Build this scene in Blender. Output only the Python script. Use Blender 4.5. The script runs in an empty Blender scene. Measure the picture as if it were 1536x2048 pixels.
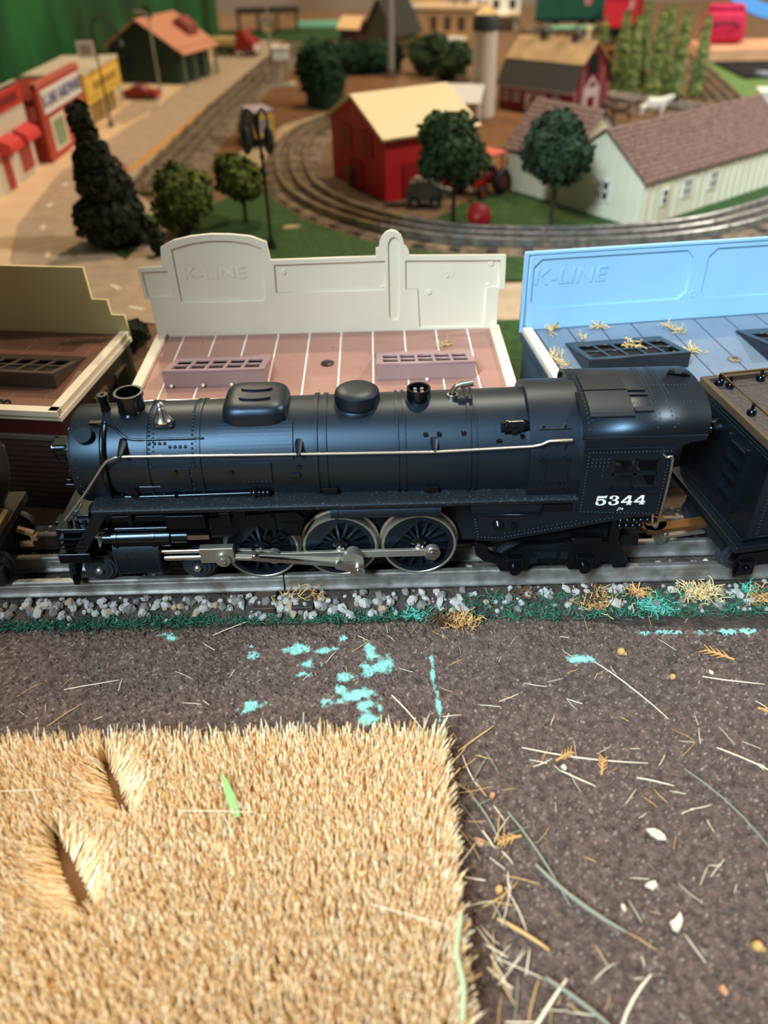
import bpy, math, random
import numpy as np
from mathutils import Vector, Matrix

# ------------------------------------------------------------------ camera, light, exposure
# All dimensions below are written in millimetres of the real model railway; K turns them into Blender units.
K = 0.01
R = math.radians
scene = bpy.context.scene
COL = scene.collection

cam_d = bpy.data.cameras.new('camera'); cam = bpy.data.objects.new('camera', cam_d); COL.objects.link(cam)
TILT, ROLL, CAM = R(37.0), R(1.5), Vector((0, -267.6, 232.6))
fw = Vector((0, math.cos(TILT), -math.sin(TILT))); up0 = Vector((0, math.sin(TILT), math.cos(TILT))); rt0 = Vector((1, 0, 0))
rt = rt0 * math.cos(ROLL) - up0 * math.sin(ROLL); up = up0 * math.cos(ROLL) + rt0 * math.sin(ROLL)
m3 = Matrix((rt, up, -fw)).transposed()
cam.matrix_world = Matrix.Translation(CAM * K) @ m3.to_4x4()
cam_d.sensor_fit = 'VERTICAL'; cam_d.sensor_height = 36.0; cam_d.lens = 1600 / 2048 * 36.0
cam_d.clip_start = 0.02; cam_d.clip_end = 200
cam_d.dof.use_dof = True; cam_d.dof.focus_distance = 3.28; cam_d.dof.aperture_fstop = 0.80
scene.camera = cam

world = bpy.data.worlds.new('room_ambient'); scene.world = world; world.use_nodes = True
bg = world.node_tree.nodes['Background']; bg.inputs[0].default_value = (0.58, 0.55, 0.52, 1); bg.inputs[1].default_value = 0.33

def lamp(name, kind, loc, target, energy, color, size=None, sy=None):
    d = bpy.data.lights.new(name, kind); d.energy = energy; d.color = color
    if size is not None:
        if kind == 'AREA':
            d.size = size * K
            if sy: d.shape = 'RECTANGLE'; d.size_y = sy * K
        else: d.shadow_soft_size = size * K
    o = bpy.data.objects.new(name, d); COL.objects.link(o); o.location = Vector(loc) * K
    o.rotation_euler = (Vector(target) - Vector(loc)).to_track_quat('-Z', 'Y').to_euler()
    return o
# daylight falling through the window in the wall behind the camera
lamp('outdoor_daylight', 'AREA', (-2480, -3900, 4600), (0, 60, 60), 90000, (0.78, 0.93, 1.0), 700, 3000)
# warm ceiling bulbs above the far side of the layout
lamp('ceiling_bulb_warm', 'POINT', (220, 1150, 1750), (0, 0, 0), 8000, (1.0, 0.70, 0.42), 55)
lamp('ceiling_bulb_warm', 'POINT', (-700, 1900, 1500), (0, 0, 0), 6000, (1.0, 0.70, 0.42), 55)
lamp('ceiling_bulb_white', 'POINT', (1700, 350, 1500), (0, 0, 0), 13000, (1.0, 0.90, 0.78), 70)
vs = scene.view_settings
vs.view_transform = 'Standard'; vs.look = 'None'; vs.gamma = 1.0; vs.use_curve_mapping = False; vs.exposure = 0.0

# ------------------------------------------------------------------ mesh helpers (millimetres)
rnd = random.Random(7)
def V3(p): return np.array(p, float)

class MB:
    def __init__(s): s.v = []; s.f = []; s.sm = []
    def add(s, V, F, smooth=False):
        o = len(s.v); s.v.extend([tuple(p) for p in V])
        for q in F: s.f.append(tuple(i + o for i in q)); s.sm.append(smooth)
        return s
    def box(s, c, d, rz=0, rx=0, ry=0, tap=None):
        x, y, z = d[0] / 2, d[1] / 2, d[2] / 2; t = tap or (1, 1)
        P = [(-x, -y, -z), (x, -y, -z), (x, y, -z), (-x, y, -z), (-x * t[0], -y * t[1], z), (x * t[0], -y * t[1], z), (x * t[0], y * t[1], z), (-x * t[0], y * t[1], z)]
        if rz or rx or ry:
            M = Matrix.Rotation(rz, 3, 'Z') @ Matrix.Rotation(ry, 3, 'Y') @ Matrix.Rotation(rx, 3, 'X'); P = [M @ Vector(p) for p in P]
        P = [(p[0] + c[0], p[1] + c[1], p[2] + c[2]) for p in P]
        return s.add(P, [(3, 2, 1, 0), (4, 5, 6, 7), (0, 1, 5, 4), (1, 2, 6, 5), (2, 3, 7, 6), (3, 0, 4, 7)])
    def b2(s, a, b): # box from two corners
        return s.box([(a[i] + b[i]) / 2 for i in range(3)], [abs(b[i] - a[i]) for i in range(3)])
    def bar(s, p0, p1, w, h):
        p0, p1 = Vector(p0), Vector(p1); d = (p1 - p0).normalized()
        u = d.cross(Vector((0, 0, 1))); u = u.normalized() if u.length > 1e-4 else Vector((1, 0, 0)); n = u.cross(d)
        P = [p + u * a * w / 2 + n * b * h / 2 for p in (p0, p1) for a, b in ((-1, -1), (1, -1), (1, 1), (-1, 1))]
        return s.add(P, [(0, 1, 2, 3), (7, 6, 5, 4), (0, 4, 5, 1), (1, 5, 6, 2), (2, 6, 7, 3), (3, 7, 4, 0)])
    def lathe(s, prof, o=(0, 0, 0), ax=(0, 0, 1), n=24, smooth=True, a0=0, a1=2 * math.pi, sharp=True):
        """prof: (radius, height) pairs; runs of smooth segments, split at repeated points"""
        A = Vector(ax).normalized(); u = A.orthogonal().normalized(); w = A.cross(u); o = Vector(o)
        full = abs(a1 - a0 - 2 * math.pi) < 1e-6; m = n if full else n + 1
        cs = [(math.cos(a0 + (a1 - a0) * i / n), math.sin(a0 + (a1 - a0) * i / n)) for i in range(m)]
        runs = []; cur = [prof[0]]
        for i in range(1, len(prof)):
            cur.append(prof[i])
            if i < len(prof) - 1:
                a = Vector((prof[i][0] - prof[i - 1][0], prof[i][1] - prof[i - 1][1])); b = Vector((prof[i + 1][0] - prof[i][0], prof[i + 1][1] - prof[i][1]))
                if a.length < 1e-6 or b.length < 1e-6 or a.angle(b) > R(38): runs.append(cur); cur = [prof[i]]
        runs.append(cur)
        for run in runs:
            P = [o + A * h + (u * c + w * q) * r for r, h in run for c, q in cs]; F = []
            for k in range(len(run) - 1):
                for i in range(m if full else m - 1):
                    j = (i + 1) % m; F.append((k * m + i, k * m + j, (k + 1) * m + j, (k + 1) * m + i))
            s.add(P, F, smooth)
        return s
    def cyl(s, p0, p1, r0, r1=None, n=14, smooth=True):
        r1 = r0 if r1 is None else r1; p0, p1 = Vector(p0), Vector(p1); L = (p1 - p0).length
        return s.lathe([(0.001, 0), (r0, 0), (r1, L), (0.001, L)], p0, p1 - p0, n, smooth)
    def tube(s, pts, r, n=6, smooth=True, caps=True):
        pts = [Vector(p) for p in pts]; N = len(pts); rr = r if isinstance(r, (list, tuple)) else [r] * N
        ref = None; P = []
        for i, p in enumerate(pts):
            d = (pts[min(i + 1, N - 1)] - pts[max(i - 1, 0)]).normalized()
            if ref is None: ref = d.orthogonal().normalized()
            u = (ref - d * ref.dot(d)); u = u.normalized() if u.length > 1e-5 else d.orthogonal().normalized(); ref = u; w = d.cross(u)
            P += [p + (u * math.cos(6.28319 * k / n) + w * math.sin(6.28319 * k / n)) * rr[i] for k in range(n)]
        F = [(i * n + k, i * n + (k + 1) % n, (i + 1) * n + (k + 1) % n, (i + 1) * n + k) for i in range(N - 1) for k in range(n)]
        s.add(P, F, smooth)
        if caps: s.add(P[:n], [tuple(range(n))[::-1]]); s.add(P[-n:], [tuple(range(n))])
        return s
    def sweep(s, pts, prof, closed_prof=True):
        """prof (u, z) polygon swept along a ground path, u to the path's right"""
        pts = [V3(p) for p in pts]; N = len(pts); n = len(prof); P = []
        for i in range(N):
            d = pts[min(i + 1, N - 1)] - pts[max(i - 1, 0)]; L = math.hypot(d[0], d[1]); rx, ry = d[1] / L, -d[0] / L
            P += [(pts[i][0] + rx * u, pts[i][1] + ry * u, pts[i][2] + z) for u, z in prof]
        F = [(i * n + k, (i + 1) * n + k, (i + 1) * n + (k + 1) % n, i * n + (k + 1) % n) for i in range(N - 1) for k in range(n)]
        s.add(P, F); s.add(P[:n], [tuple(range(n))]); s.add(P[-n:], [tuple(range(n))[::-1]])
        return s
    def prism(s, poly, axis, a, b, smooth=False):
        """poly of 2D points; axis x: (y,z) extruded in x; y: (x,z); z: (x,y)"""
        def mk(p, t): return (t, p[0], p[1]) if axis == 'x' else (p[0], t, p[1]) if axis == 'y' else (p[0], p[1], t)
        n = len(poly); A = [mk(p, a) for p in poly]; B = [mk(p, b) for p in poly]
        s.add(A, [tuple(range(n))]); s.add(B, [tuple(range(n))[::-1]])
        s.add(A + B, [(i, i + n, (i + 1) % n + n, (i + 1) % n) for i in range(n)], smooth)
        return s
    def ball(s, c, r, n=10, m=7, sc=(1, 1, 1), top=False):
        P = []; F = []; k0 = 0; kk = m if not top else m // 2
        for k in range(kk + 1):
            th = math.pi * k / m
            for i in range(n):
                ph = 2 * math.pi * i / n
                P.append((c[0] + r * sc[0] * math.sin(th) * math.cos(ph), c[1] + r * sc[1] * math.sin(th) * math.sin(ph), c[2] + r * sc[2] * math.cos(th)))
        for k in range(kk):
            for i in range(n): F.append((k * n + i, (k + 1) * n + i, (k + 1) * n + (i + 1) % n, k * n + (i + 1) % n))
        return s.add(P, F, True)
    def ring(s, c, ax, r0, r1, t, n=24): # flat annulus with thickness t
        return s.lathe([(r0, 0), (r1, 0), (r1, t), (r0, t), (r0, 0)], c, ax, n)
    def merge(s, o, M=None):
        V = [M @ Vector(p) for p in o.v] if M else o.v
        n = len(s.v); s.v.extend([tuple(p) for p in V]); s.f.extend([tuple(i + n for i in q) for q in o.f]); s.sm.extend(o.sm); return s
    def mesh(s, name, sub=(0, 0, 0)):
        me = bpy.data.meshes.new(name)
        me.from_pydata([((p[0] - sub[0]) * K, (p[1] - sub[1]) * K, (p[2] - sub[2]) * K) for p in s.v], [], s.f)
        me.polygons.foreach_set('use_smooth', s.sm); me.update(); return me
    def build(s, name, mt, parent=None, bev=0, seg=2):
        sub = ORG.get(parent.name, (0, 0, 0)) if parent else (0, 0, 0)
        o = bpy.data.objects.new(name, s.mesh(name, sub)); COL.objects.link(o)
        if mt: o.data.materials.append(mt)
        if parent: o.parent = parent; ORG[o.name] = sub
        if bev:
            b = o.modifiers.new('bevel', 'BEVEL'); b.width = bev * K; b.segments = seg; b.limit_method = 'ANGLE'; b.angle_limit = R(40)
            o.data.polygons.foreach_set('use_smooth', [True] * len(o.data.polygons))
            try: b.harden_normals = True
            except Exception: pass
        return o

ORG = {}
def tag(o, label, cat=None, group=None, kind=None):
    if label: o['label'] = label
    if cat: o['category'] = cat
    if group: o['group'] = group
    if kind: o['kind'] = kind
    return o
def thing(name, label, cat, loc=(0, 0, 0), rz=0, group=None, world=False):
    """an Empty at the thing's base; world=True: its parts are written in world millimetres"""
    o = bpy.data.objects.new(name, None); COL.objects.link(o); o.empty_display_size = 0.1
    o.location = Vector(loc) * K; o.rotation_euler = (0, 0, rz)
    if world: ORG[o.name] = tuple(loc)
    return tag(o, label, cat, group)
def copy_tree(o, parent=None):
    c = o.copy(); COL.objects.link(c)
    if parent: c.parent = parent
    for ch in list(o.children): copy_tree(ch, c)
    return c
def struct(o): o['kind'] = 'structure'; return o
def holed(name, outer, holes, t, mt, parent, origin, axes, bev=0):
    """flat plate with openings; outer/holes in 2D, placed with origin and two axis vectors (third = extrusion)"""
    cu = bpy.data.curves.new(name, 'CURVE'); cu.dimensions = '2D'; cu.fill_mode = 'BOTH'; cu.extrude = t / 2 * K; cu.bevel_depth = bev * K; cu.bevel_resolution = 1
    for poly in [outer] + list(holes):
        sp = cu.splines.new('POLY'); sp.points.add(len(poly) - 1); sp.use_cyclic_u = True
        for i, p in enumerate(poly): sp.points[i].co = (p[0] * K, p[1] * K, 0, 1)
    tmp = bpy.data.objects.new(name, cu); COL.objects.link(tmp); bpy.context.view_layer.update()
    me = bpy.data.meshes.new_from_object(tmp); bpy.data.objects.remove(tmp); bpy.data.curves.remove(cu)
    return place_flat(name, me, mt, parent, origin, axes)
def place_flat(name, me, mt, parent, origin, axes):
    a, b = Vector(axes[0]).normalized(), Vector(axes[1]).normalized(); c = a.cross(b)
    sub = Vector(ORG.get(parent.name, (0, 0, 0))) if parent else Vector((0, 0, 0))
    M = Matrix.Translation((Vector(origin) - sub) * K) @ Matrix((a, b, c)).transposed().to_4x4()
    me.transform(M); me.materials.clear(); me.materials.append(mt)
    o = bpy.data.objects.new(name, me); COL.objects.link(o)
    if parent: o.parent = parent; ORG[o.name] = tuple(sub)
    return o
def text(name, s, size, t, mt, parent, origin, axes, space=1.0, sx=1.0, shear=0):
    cu = bpy.data.curves.new(name, 'FONT'); cu.body = s; cu.size = size * K; cu.extrude = t / 2 * K; cu.align_x = 'CENTER'; cu.align_y = 'CENTER'; cu.space_character = space; cu.shear = shear
    tmp = bpy.data.objects.new(name, cu); COL.objects.link(tmp); bpy.context.view_layer.update()
    me = bpy.data.meshes.new_from_object(tmp); bpy.data.objects.remove(tmp); bpy.data.curves.remove(cu)
    if sx != 1: me.transform(Matrix.Scale(sx, 4, (1, 0, 0)))
    return place_flat(name, me, mt, parent, origin, axes)
def smoothpath(pts, n=8):
    """Catmull-Rom"""
    P = [V3(p) for p in pts]; P = [2 * P[0] - P[1]] + P + [2 * P[-1] - P[-2]]; out = []
    for i in range(1, len(P) - 2):
        for k in range(n):
            t = k / n; a, b, c, d = P[i - 1], P[i], P[i + 1], P[i + 2]
            out.append(0.5 * (2 * b + (c - a) * t + (2 * a - 5 * b + 4 * c - d) * t * t + (3 * b - a - 3 * c + d) * t ** 3))
    out.append(P[-2]); return out
def np_object(name, V, F, mt, parent=None, smooth=False):
    """large arrays: V (n,3) in mm, F (m,k)"""
    me = bpy.data.meshes.new(name); n, m, k = len(V), len(F), F.shape[1]
    me.vertices.add(n); me.vertices.foreach_set('co', (np.asarray(V, np.float32) * K).ravel())
    me.loops.add(m * k); me.loops.foreach_set('vertex_index', F.astype(np.int32).ravel())
    me.polygons.add(m); me.polygons.foreach_set('loop_start', np.arange(0, m * k, k, dtype=np.int32))
    me.polygons.foreach_set('use_smooth', np.full(m, smooth)); me.update(calc_edges=True); me.validate()
    me.materials.append(mt); o = bpy.data.objects.new(name, me); COL.objects.link(o)
    if parent: o.parent = parent
    return o

# ------------------------------------------------------------------ materials
def lin(c):
    return tuple((x / 255 / 12.92 if x <= 10 else ((x / 255 + 0.055) / 1.055) ** 2.4) for x in c)
MATS = {}
def mat(name, col, rough=0.5, metal=0.0, col2=None, scale=20, bump=0, bscale=60, spec=0.5, detail=4, island=None, contrast=(0.35, 0.65), stretch=None, coat=0):
    m = bpy.data.materials.new(name); m.use_nodes = True; nt = m.node_tree; N = nt.nodes; L = nt.links; b = N['Principled BSDF']
    b.inputs['Base Color'].default_value = (*lin(col), 1); b.inputs['Roughness'].default_value = rough; b.inputs['Metallic'].default_value = metal
    b.inputs['Specular IOR Level'].default_value = spec; b.inputs['Coat Weight'].default_value = coat
    tc = N.new('ShaderNodeTexCoord'); co = tc.outputs['Object']
    if stretch:
        mp = N.new('ShaderNodeMapping'); mp.inputs['Scale'].default_value = stretch; L.new(co, mp.inputs['Vector']); co = mp.outputs['Vector']
    if island:
        g = N.new('ShaderNodeNewGeometry'); cr = N.new('ShaderNodeValToRGB'); e = cr.color_ramp.elements
        for i, c in enumerate(island):
            p = i / (len(island) - 1)
            q = e[0] if i == 0 else e[-1] if i == len(island) - 1 else cr.color_ramp.elements.new(p)
            q.position = p; q.color = (*lin(c), 1)
        L.new(g.outputs['Random Per Island'], cr.inputs['Fac']); L.new(cr.outputs['Color'], b.inputs['Base Color'])
    elif col2:
        n = N.new('ShaderNodeTexNoise'); n.inputs['Scale'].default_value = scale; n.inputs['Detail'].default_value = detail; L.new(co, n.inputs['Vector'])
        cr = N.new('ShaderNodeValToRGB'); e = cr.color_ramp.elements; e[0].position, e[1].position = contrast
        e[0].color = (*lin(col), 1); e[1].color = (*lin(col2), 1); L.new(n.outputs['Fac'], cr.inputs['Fac']); L.new(cr.outputs['Color'], b.inputs['Base Color'])
    if bump:
        n2 = N.new('ShaderNodeTexNoise'); n2.inputs['Scale'].default_value = bscale; n2.inputs['Detail'].default_value = 3; L.new(co, n2.inputs['Vector'])
        bm = N.new('ShaderNodeBump'); bm.inputs['Strength'].default_value = bump; bm.inputs['Distance'].default_value = 0.02; L.new(n2.outputs['Fac'], bm.inputs['Height']); L.new(bm.outputs['Normal'], b.inputs['Normal'])
    MATS[name] = m; return m

black = mat('loco_black', (6, 9, 14), 0.41, col2=(10, 13, 18), scale=9, bump=0.03, bscale=220, spec=0.85)
black_gloss = mat('gloss_black', (6, 7, 9), 0.2, spec=0.6)
black_flat = mat('flat_black', (14, 14, 16), 0.6)
def dusty(name, col, dust, rough):
    m = mat(name, col, rough, bump=0.05, bscale=250); nt = m.node_tree; N = nt.nodes; L = nt.links; b = N['Principled BSDF']
    tc = N.new('ShaderNodeTexCoord'); n = N.new('ShaderNodeTexNoise'); n.inputs['Scale'].default_value = 130; n.inputs['Detail'].default_value = 2; L.new(tc.outputs['Object'], n.inputs['Vector'])
    cr = N.new('ShaderNodeValToRGB'); e = cr.color_ramp.elements; e[0].position, e[1].position = 0.60, 0.78; e[0].color = (*lin(col), 1); e[1].color = (*lin(dust), 1)
    L.new(n.outputs['Fac'], cr.inputs['Fac']); L.new(cr.outputs['Color'], b.inputs['Base Color']); return m
black_dust = dusty('dusty_black', (18, 20, 23), (74, 80, 88), 0.5)
tire_grey = mat('wheel_grey', (40, 44, 52), 0.5)
steel = mat('polished_steel', (205, 205, 200), 0.22, 1.0)
steel_dull = mat('dull_steel', (172, 168, 158), 0.34, 0.8)
rail_m = mat('rail_tinplate', (178, 180, 180), 0.36, 0.75, col2=(134, 132, 128), scale=14, bump=0.06, bscale=160)
rail_far = mat('rail_tarnished', (172, 156, 132), 0.36, 0.6, col2=(124, 110, 92), scale=6)
brass = mat('brass_wire', (196, 160, 96), 0.3, 1.0)
tie_m = mat('tie_brown_black', (44, 40, 40), 0.6, col2=(66, 52, 44), scale=12)
for k_, c_ in (('loco_black', (0.42, 0.68, 1.0, 1)), ('gloss_black', (0.5, 0.74, 1.0, 1)), ('flat_black', (0.5, 0.74, 1.0, 1)), ('dusty_black', (0.5, 0.74, 1.0, 1)), ('wheel_grey', (0.5, 0.74, 1.0, 1))):
    MATS[k_].node_tree.nodes['Principled BSDF'].inputs['Specular Tint'].default_value = c_      # reflections tinted blue in the material, for the blue daylight sheen
white_paint = mat('white_lettering', (226, 232, 228), 0.5)

# ------------------------------------------------------------------ the setting: board, walls, ground cover
dirt = mat('layout_dirt', (126, 96, 64), 0.9, col2=(96, 74, 52), scale=5, bump=0.5, bscale=40)
asphalt = mat('road_grey', (182, 162, 138), 0.85, col2=(166, 148, 124), scale=6)
pave = mat('sidewalk_beige', (226, 200, 162), 0.8, col2=(214, 186, 148), scale=3)
grass_m = mat('grass_mat_green', (48, 88, 28), 0.9, col2=(32, 64, 22), scale=14, bump=0.8, bscale=90)
grass_pale = mat('grass_slope_green', (104, 138, 72), 0.9, col2=(84, 118, 58), scale=8, bump=0.6, bscale=60)
gravel_far = mat('far_gravel', (142, 124, 100), 0.9, col2=(84, 72, 58), scale=16, bump=0.9, bscale=45)
orange_m = mat('platform_edge_orange', (206, 148, 72), 0.7)
wall_m = mat('room_wall_drab', (128, 114, 98), 0.8, col2=(112, 98, 84), scale=0.4)
green_wall = mat('painted_green_backdrop', (6, 58, 28), 0.55, col2=(24, 112, 54), scale=0.55, stretch=(2.2, 2.2, 0.7), contrast=(0.4, 0.7))
cream_wall = mat('room_wall_dark', (52, 50, 48), 0.85)

struct(MB().b2((-1100, -420, -60), (1500, 2700, -1.2)).build('ground', dirt))
def slab(name, poly, mt, z, t=1.2): return struct(MB().prism(poly, 'z', z - t, z).build(name, mt))
slab('road', [(700, 262), (700, 330), (100, 330), (-110, 335), (-165, 400), (-195, 520), (-246, 600), (-262, 725), (-235, 1100), (-201, 1582), (-190, 1800), (-330, 1900), (-312, 1484), (-330, 1035), (-339, 951), (-349, 807), (-360, 702), (-350, 600), (-341, 509), (-314, 412), (-286, 359), (-249, 311), (-184, 278), (-120, 262)], asphalt, 0.0)
slab('sidewalk', [(-700, 500), (-700, 1900), (-330, 1900), (-312, 1484), (-330, 1035), (-339, 951), (-349, 807), (-360, 702), (-350, 600), (-341, 509), (-314, 412), (-286, 359), (-249, 311), (-262, 230), (-700, 230)], pave, 1.2, 2.4)
slab('kerb_strip', [(-284, 700), (-276, 700), (-199, 1590), (-208, 1590)], orange_m, 0.8, 1.6)
for p in ((-220, 281, 2.2), (-252, 346, 2.1), (-285, 423, 1.9), (-314, 500, 1.8), (-331, 573, 1.6), (-338, 649, 1.55), (-206, 343, 2.3), (-180, 300, 2.7)):
    a = p[2]; struct(MB().box((p[0], p[1], 0.15), (13, 4.2, 0.5), rz=a).build('road_marking_line', mat('road_line_white', (222, 214, 196), 0.7) if 'road_line_white' not in MATS else MATS['road_line_white']))
slab('lawn', [(-276, 489), (-213, 405), (-202, 513), (-224, 534)], grass_m, 1.0, 2)
slab('lawn', [(-110, 338), (-160, 402), (-186, 520), (-140, 600), (-112, 600), (-66, 495), (0, 430), (100, 400), (230, 398), (330, 430), (520, 540), (700, 520), (700, 333)], grass_m, 0.6, 1.8)
slab('lawn', [(-104, 262), (-120, 258), (-128, 140), (700, 140), (700, 258)], grass_m, 0.4, 1.6)
slab('lawn', [(52, 486), (100, 456), (180, 452), (226, 462), (178, 540), (150, 580), (112, 566), (88, 545)], grass_m, 0.6, 1.8)
slab('lawn', [(240, 446), (300, 458), (460, 556), (440, 612), (396, 590)], grass_m, 0.6, 1.8)
slab('road', [(-345, 960), (-376, 952), (-376, 1160), (-336, 1160), (-326, 1060)], asphalt, 1.5, 0.6)
slab('dirt_patch', [(-300, -60), (300, -60), (300, -28), (-300, -28)], mat('trackside_soil', (70, 60, 54), 0.95, col2=(48, 40, 36), scale=16, bump=0.8), -0.3, 1.0)
slab('lawn', [(507, 920), (560, 1250), (640, 1500), (820, 1420), (690, 920)], grass_pale, 1.5, 2.7)
slab('lawn', [(-112, 745), (-70, 850), (-36, 950), (-50, 960), (-118, 830)], grass_m, 0.6, 1.8)
slab('lawn', [(-330, 1900), (-190, 1800), (-60, 1800), (-60, 2050), (-420, 2050)], grass_m, 0.6, 1.8)
slab('path', [(-179, 716), (-121, 924), (-42, 1035), (10, 1060), (10, 1000), (-33, 946), (-116, 782), (-150, 629)], mat('gravel_path_tan', (176, 156, 124), 0.9, col2=(150, 130, 102), scale=8), 0.4, 1.6)
slab('dirt_patch', [(-203, 760), (-165, 1344), (-102, 1511), (60, 1480), (20, 1080), (-60, 1060), (-125, 940), (-180, 740)], mat('orange_dirt', (122, 82, 44), 0.9, col2=(100, 66, 36), scale=7, bump=0.6), 0.1, 1.3)
slab('dirt_patch', [(104, 600), (104, 960), (330, 960), (300, 720), (200, 600)], MATS['orange_dirt'], 0.1, 1.3)
slab('dirt_patch', [(-98, 600), (-60, 520), (20, 470), (90, 450), (90, 560), (40, 640), (-10, 800), (-60, 800)], mat('brown_soil_yard', (120, 96, 66), 0.9, col2=(88, 70, 50), scale=10, bump=0.7), 0.2, 1.4)
# walls of the room
struct(MB().prism([(-600, 300), (-372, 2010), (-384, 2012), (-612, 302)], 'z', -40, 900).build('wall_left', green_wall))
struct(MB().b2((-1100, 2480, -60), (1700, 2520, 1700)).build('wall_back', wall_m))
# unseen wall behind the camera, added as an occluder; its opening shapes the daylight
o = holed('wall_front_occluder', [(-2600, -500), (1700, -500), (1700, 2700), (-2600, 2700)], [[(-675, 100), (-675, 2450), (120, 2450), (120, 100)]], 30, cream_wall, None, (0, -900, 0), ((1, 0, 0), (0, 0, 1)))
struct(o)
wf = MB()
wf.b2((-705, -930, 70), (-675, -872, 2480)); wf.b2((120, -930, 70), (150, -872, 2480)); wf.b2((-705, -930, 2450), (150, -872, 2480)); wf.b2((-735, -940, 60), (170, -850, 100))
struct(wf.build('window_1', mat('window_frame_white', (220, 218, 210), 0.5)))

# ------------------------------------------------------------------ track
RAIL = [(-3.0, 0), (3.0, 0), (3.0, 0.7), (1.5, 1.0), (1.35, 4.6), (1.75, 5.4), (1.6, 6.6), (0.9, 7.0), (-0.9, 7.0), (-1.6, 6.6), (-1.75, 5.4), (-1.35, 4.6), (-1.5, 1.0), (-3.0, 0.7)]
def offset(path, d):
    out = []
    for i, p in enumerate(path):
        t = V3(path[min(i + 1, len(path) - 1)]) - V3(path[max(i - 1, 0)]); L = math.hypot(t[0], t[1])
        out.append((p[0] + t[1] / L * d, p[1] - t[0] / L * d, p[2]))
    return out
def track(path, label, group, railmat, ntie=4, z=5, fine=True):
    path = [(p[0], p[1], z) for p in path]; c = path[len(path) // 2]
    e0 = (V3(path[1]) - V3(path[0])); path[0] = tuple(V3(path[0]) + e0 / np.linalg.norm(e0) * 0.7); e1 = (V3(path[-2]) - V3(path[-1])); path[-1] = tuple(V3(path[-1]) + e1 / np.linalg.norm(e1) * 0.7)
    t = thing('track_section', label, 'track', (c[0], c[1], 0), 0, group, world=True)
    prof = RAIL if fine else [(-1.6, 0), (1.6, 0), (1.6, 6.4), (0.9, 7), (-0.9, 7), (-1.6, 6.4)]
    for d in (-15.9, 0, 15.9): MB().sweep(offset(path, d), prof).build('rail', railmat, t)
    cum = [0]
    for i in range(1, len(path)): cum.append(cum[-1] + math.dist(path[i], path[i - 1]))
    for k in range(ntie):
        L = cum[-1] * (k + 0.5) / ntie if ntie != 3 else cum[-1] * (0.03, 0.5, 0.97)[k]
        j = min(range(len(path)), key=lambda i: abs(cum[i] - L)); j = min(max(j, 0), len(path) - 2)
        f = (L - cum[j]) / max(cum[j + 1] - cum[j], 1e-6); a = V3(path[j]); b = V3(path[j + 1]); p = a + (b - a) * f
        ang = math.atan2(b[1] - a[1], b[0] - a[0])
        MB().box((p[0], p[1], z - 1.9), (9, 58, 3.6), rz=ang).build('tie', tie_m, t, bev=0.5 if fine else 0)
    return t
def line(a, b, n): return [(a[0] + (b[0] - a[0]) * i / n, a[1] + (b[1] - a[1]) * i / n) for i in range(n + 1)]
track(line((-296.5, 0), (-42.1, 0), 10), 'straight tinplate track section under the locomotive pilot, ending at rail joint', 'near straight track', rail_m, 3)
track(line((-42.9, 0), (212, 0), 10), 'straight tinplate track section under the driving wheels and tender', 'near straight track', rail_m, 3)
loop = smoothpath([(40, 985, 0), (-42, 930, 0), (-86, 850, 0), (-96, 760, 0), (-92, 670, 0), (-76, 590, 0), (-44, 525, 0), (2, 470, 0), (60, 432, 0), (128, 416, 0), (205, 414, 0), (280, 430, 0), (352, 470, 0), (430, 530, 0), (520, 620, 0)], 10)
names = ['curved track section passing left of the red shed', 'curved track section beside the tall lamp post, left of the red shed', 'curved track section below the front corner of the red shed', 'curved track section in front of the grey farm machine', 'shiny curved track section in front of the pale house', 'curved track section running out of the picture past the pale house']
cuts = [0, 30, 52, 72, 92, 112, len(loop) - 1]
for i in range(6): track([tuple(p) for p in loop[cuts[i]:cuts[i + 1] + 1]], names[i], 'track of the farm loop', rail_far if i < 3 else rail_m, 5, 4, False)
struct(MB().sweep([(p[0], p[1], 0) for p in loop[::2]], [(-34, -1), (34, -1), (27, 3.7), (-27, 3.7)]).build('ballast_bed', gravel_far))
st = [(-240, 600), (-222, 1020), (-190, 1440), (-170, 1700)]
struct(MB().sweep([(p[0], p[1], 0) for p in st], [(-22, -1), (44, -1), (32, 3.7), (-26, 3.7)]).build('ballast_bed', gravel_far))
for i, nm in enumerate(['straight track section beside the orange kerb, behind the tall evergreen', 'straight track section beside the orange kerb, middle of three', 'straight track section beside the orange kerb, farthest from the evergreen']):
    track(line(st[i], st[i + 1], 6), nm, 'track along the orange kerb', rail_far, 6, 4, False)
struct(MB().sweep([(330, 1050, 0), (450, 908, 0)], [(-30, -1), (30, -1), (26, 3.7), (-26, 3.7)]).build('ballast_bed', gravel_far))
track(line((338, 1040), (440, 920), 6), 'gleaming straight track section between the barn and the conifers', None, rail_m, 6, 4, False)
track(line((562, 1330), (492, 905), 6), 'dark straight track section below the green bank', None, rail_far, 6, 4, False)
struct(MB().sweep([(570, 1380, 0), (488, 880, 0)], [(-30, -1), (30, -1), (26, 3.7), (-26, 3.7)]).build('ballast_bed', gravel_far))
track(line((330, 1856), (600, 1818), 6), 'far straight track section carrying the green boxcar', None, rail_far, 8, 4, False)
track(line((486, 1618), (571, 1778), 6), 'far straight track section carrying the red boxcar', None, rail_far, 8, 4, False)

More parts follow.
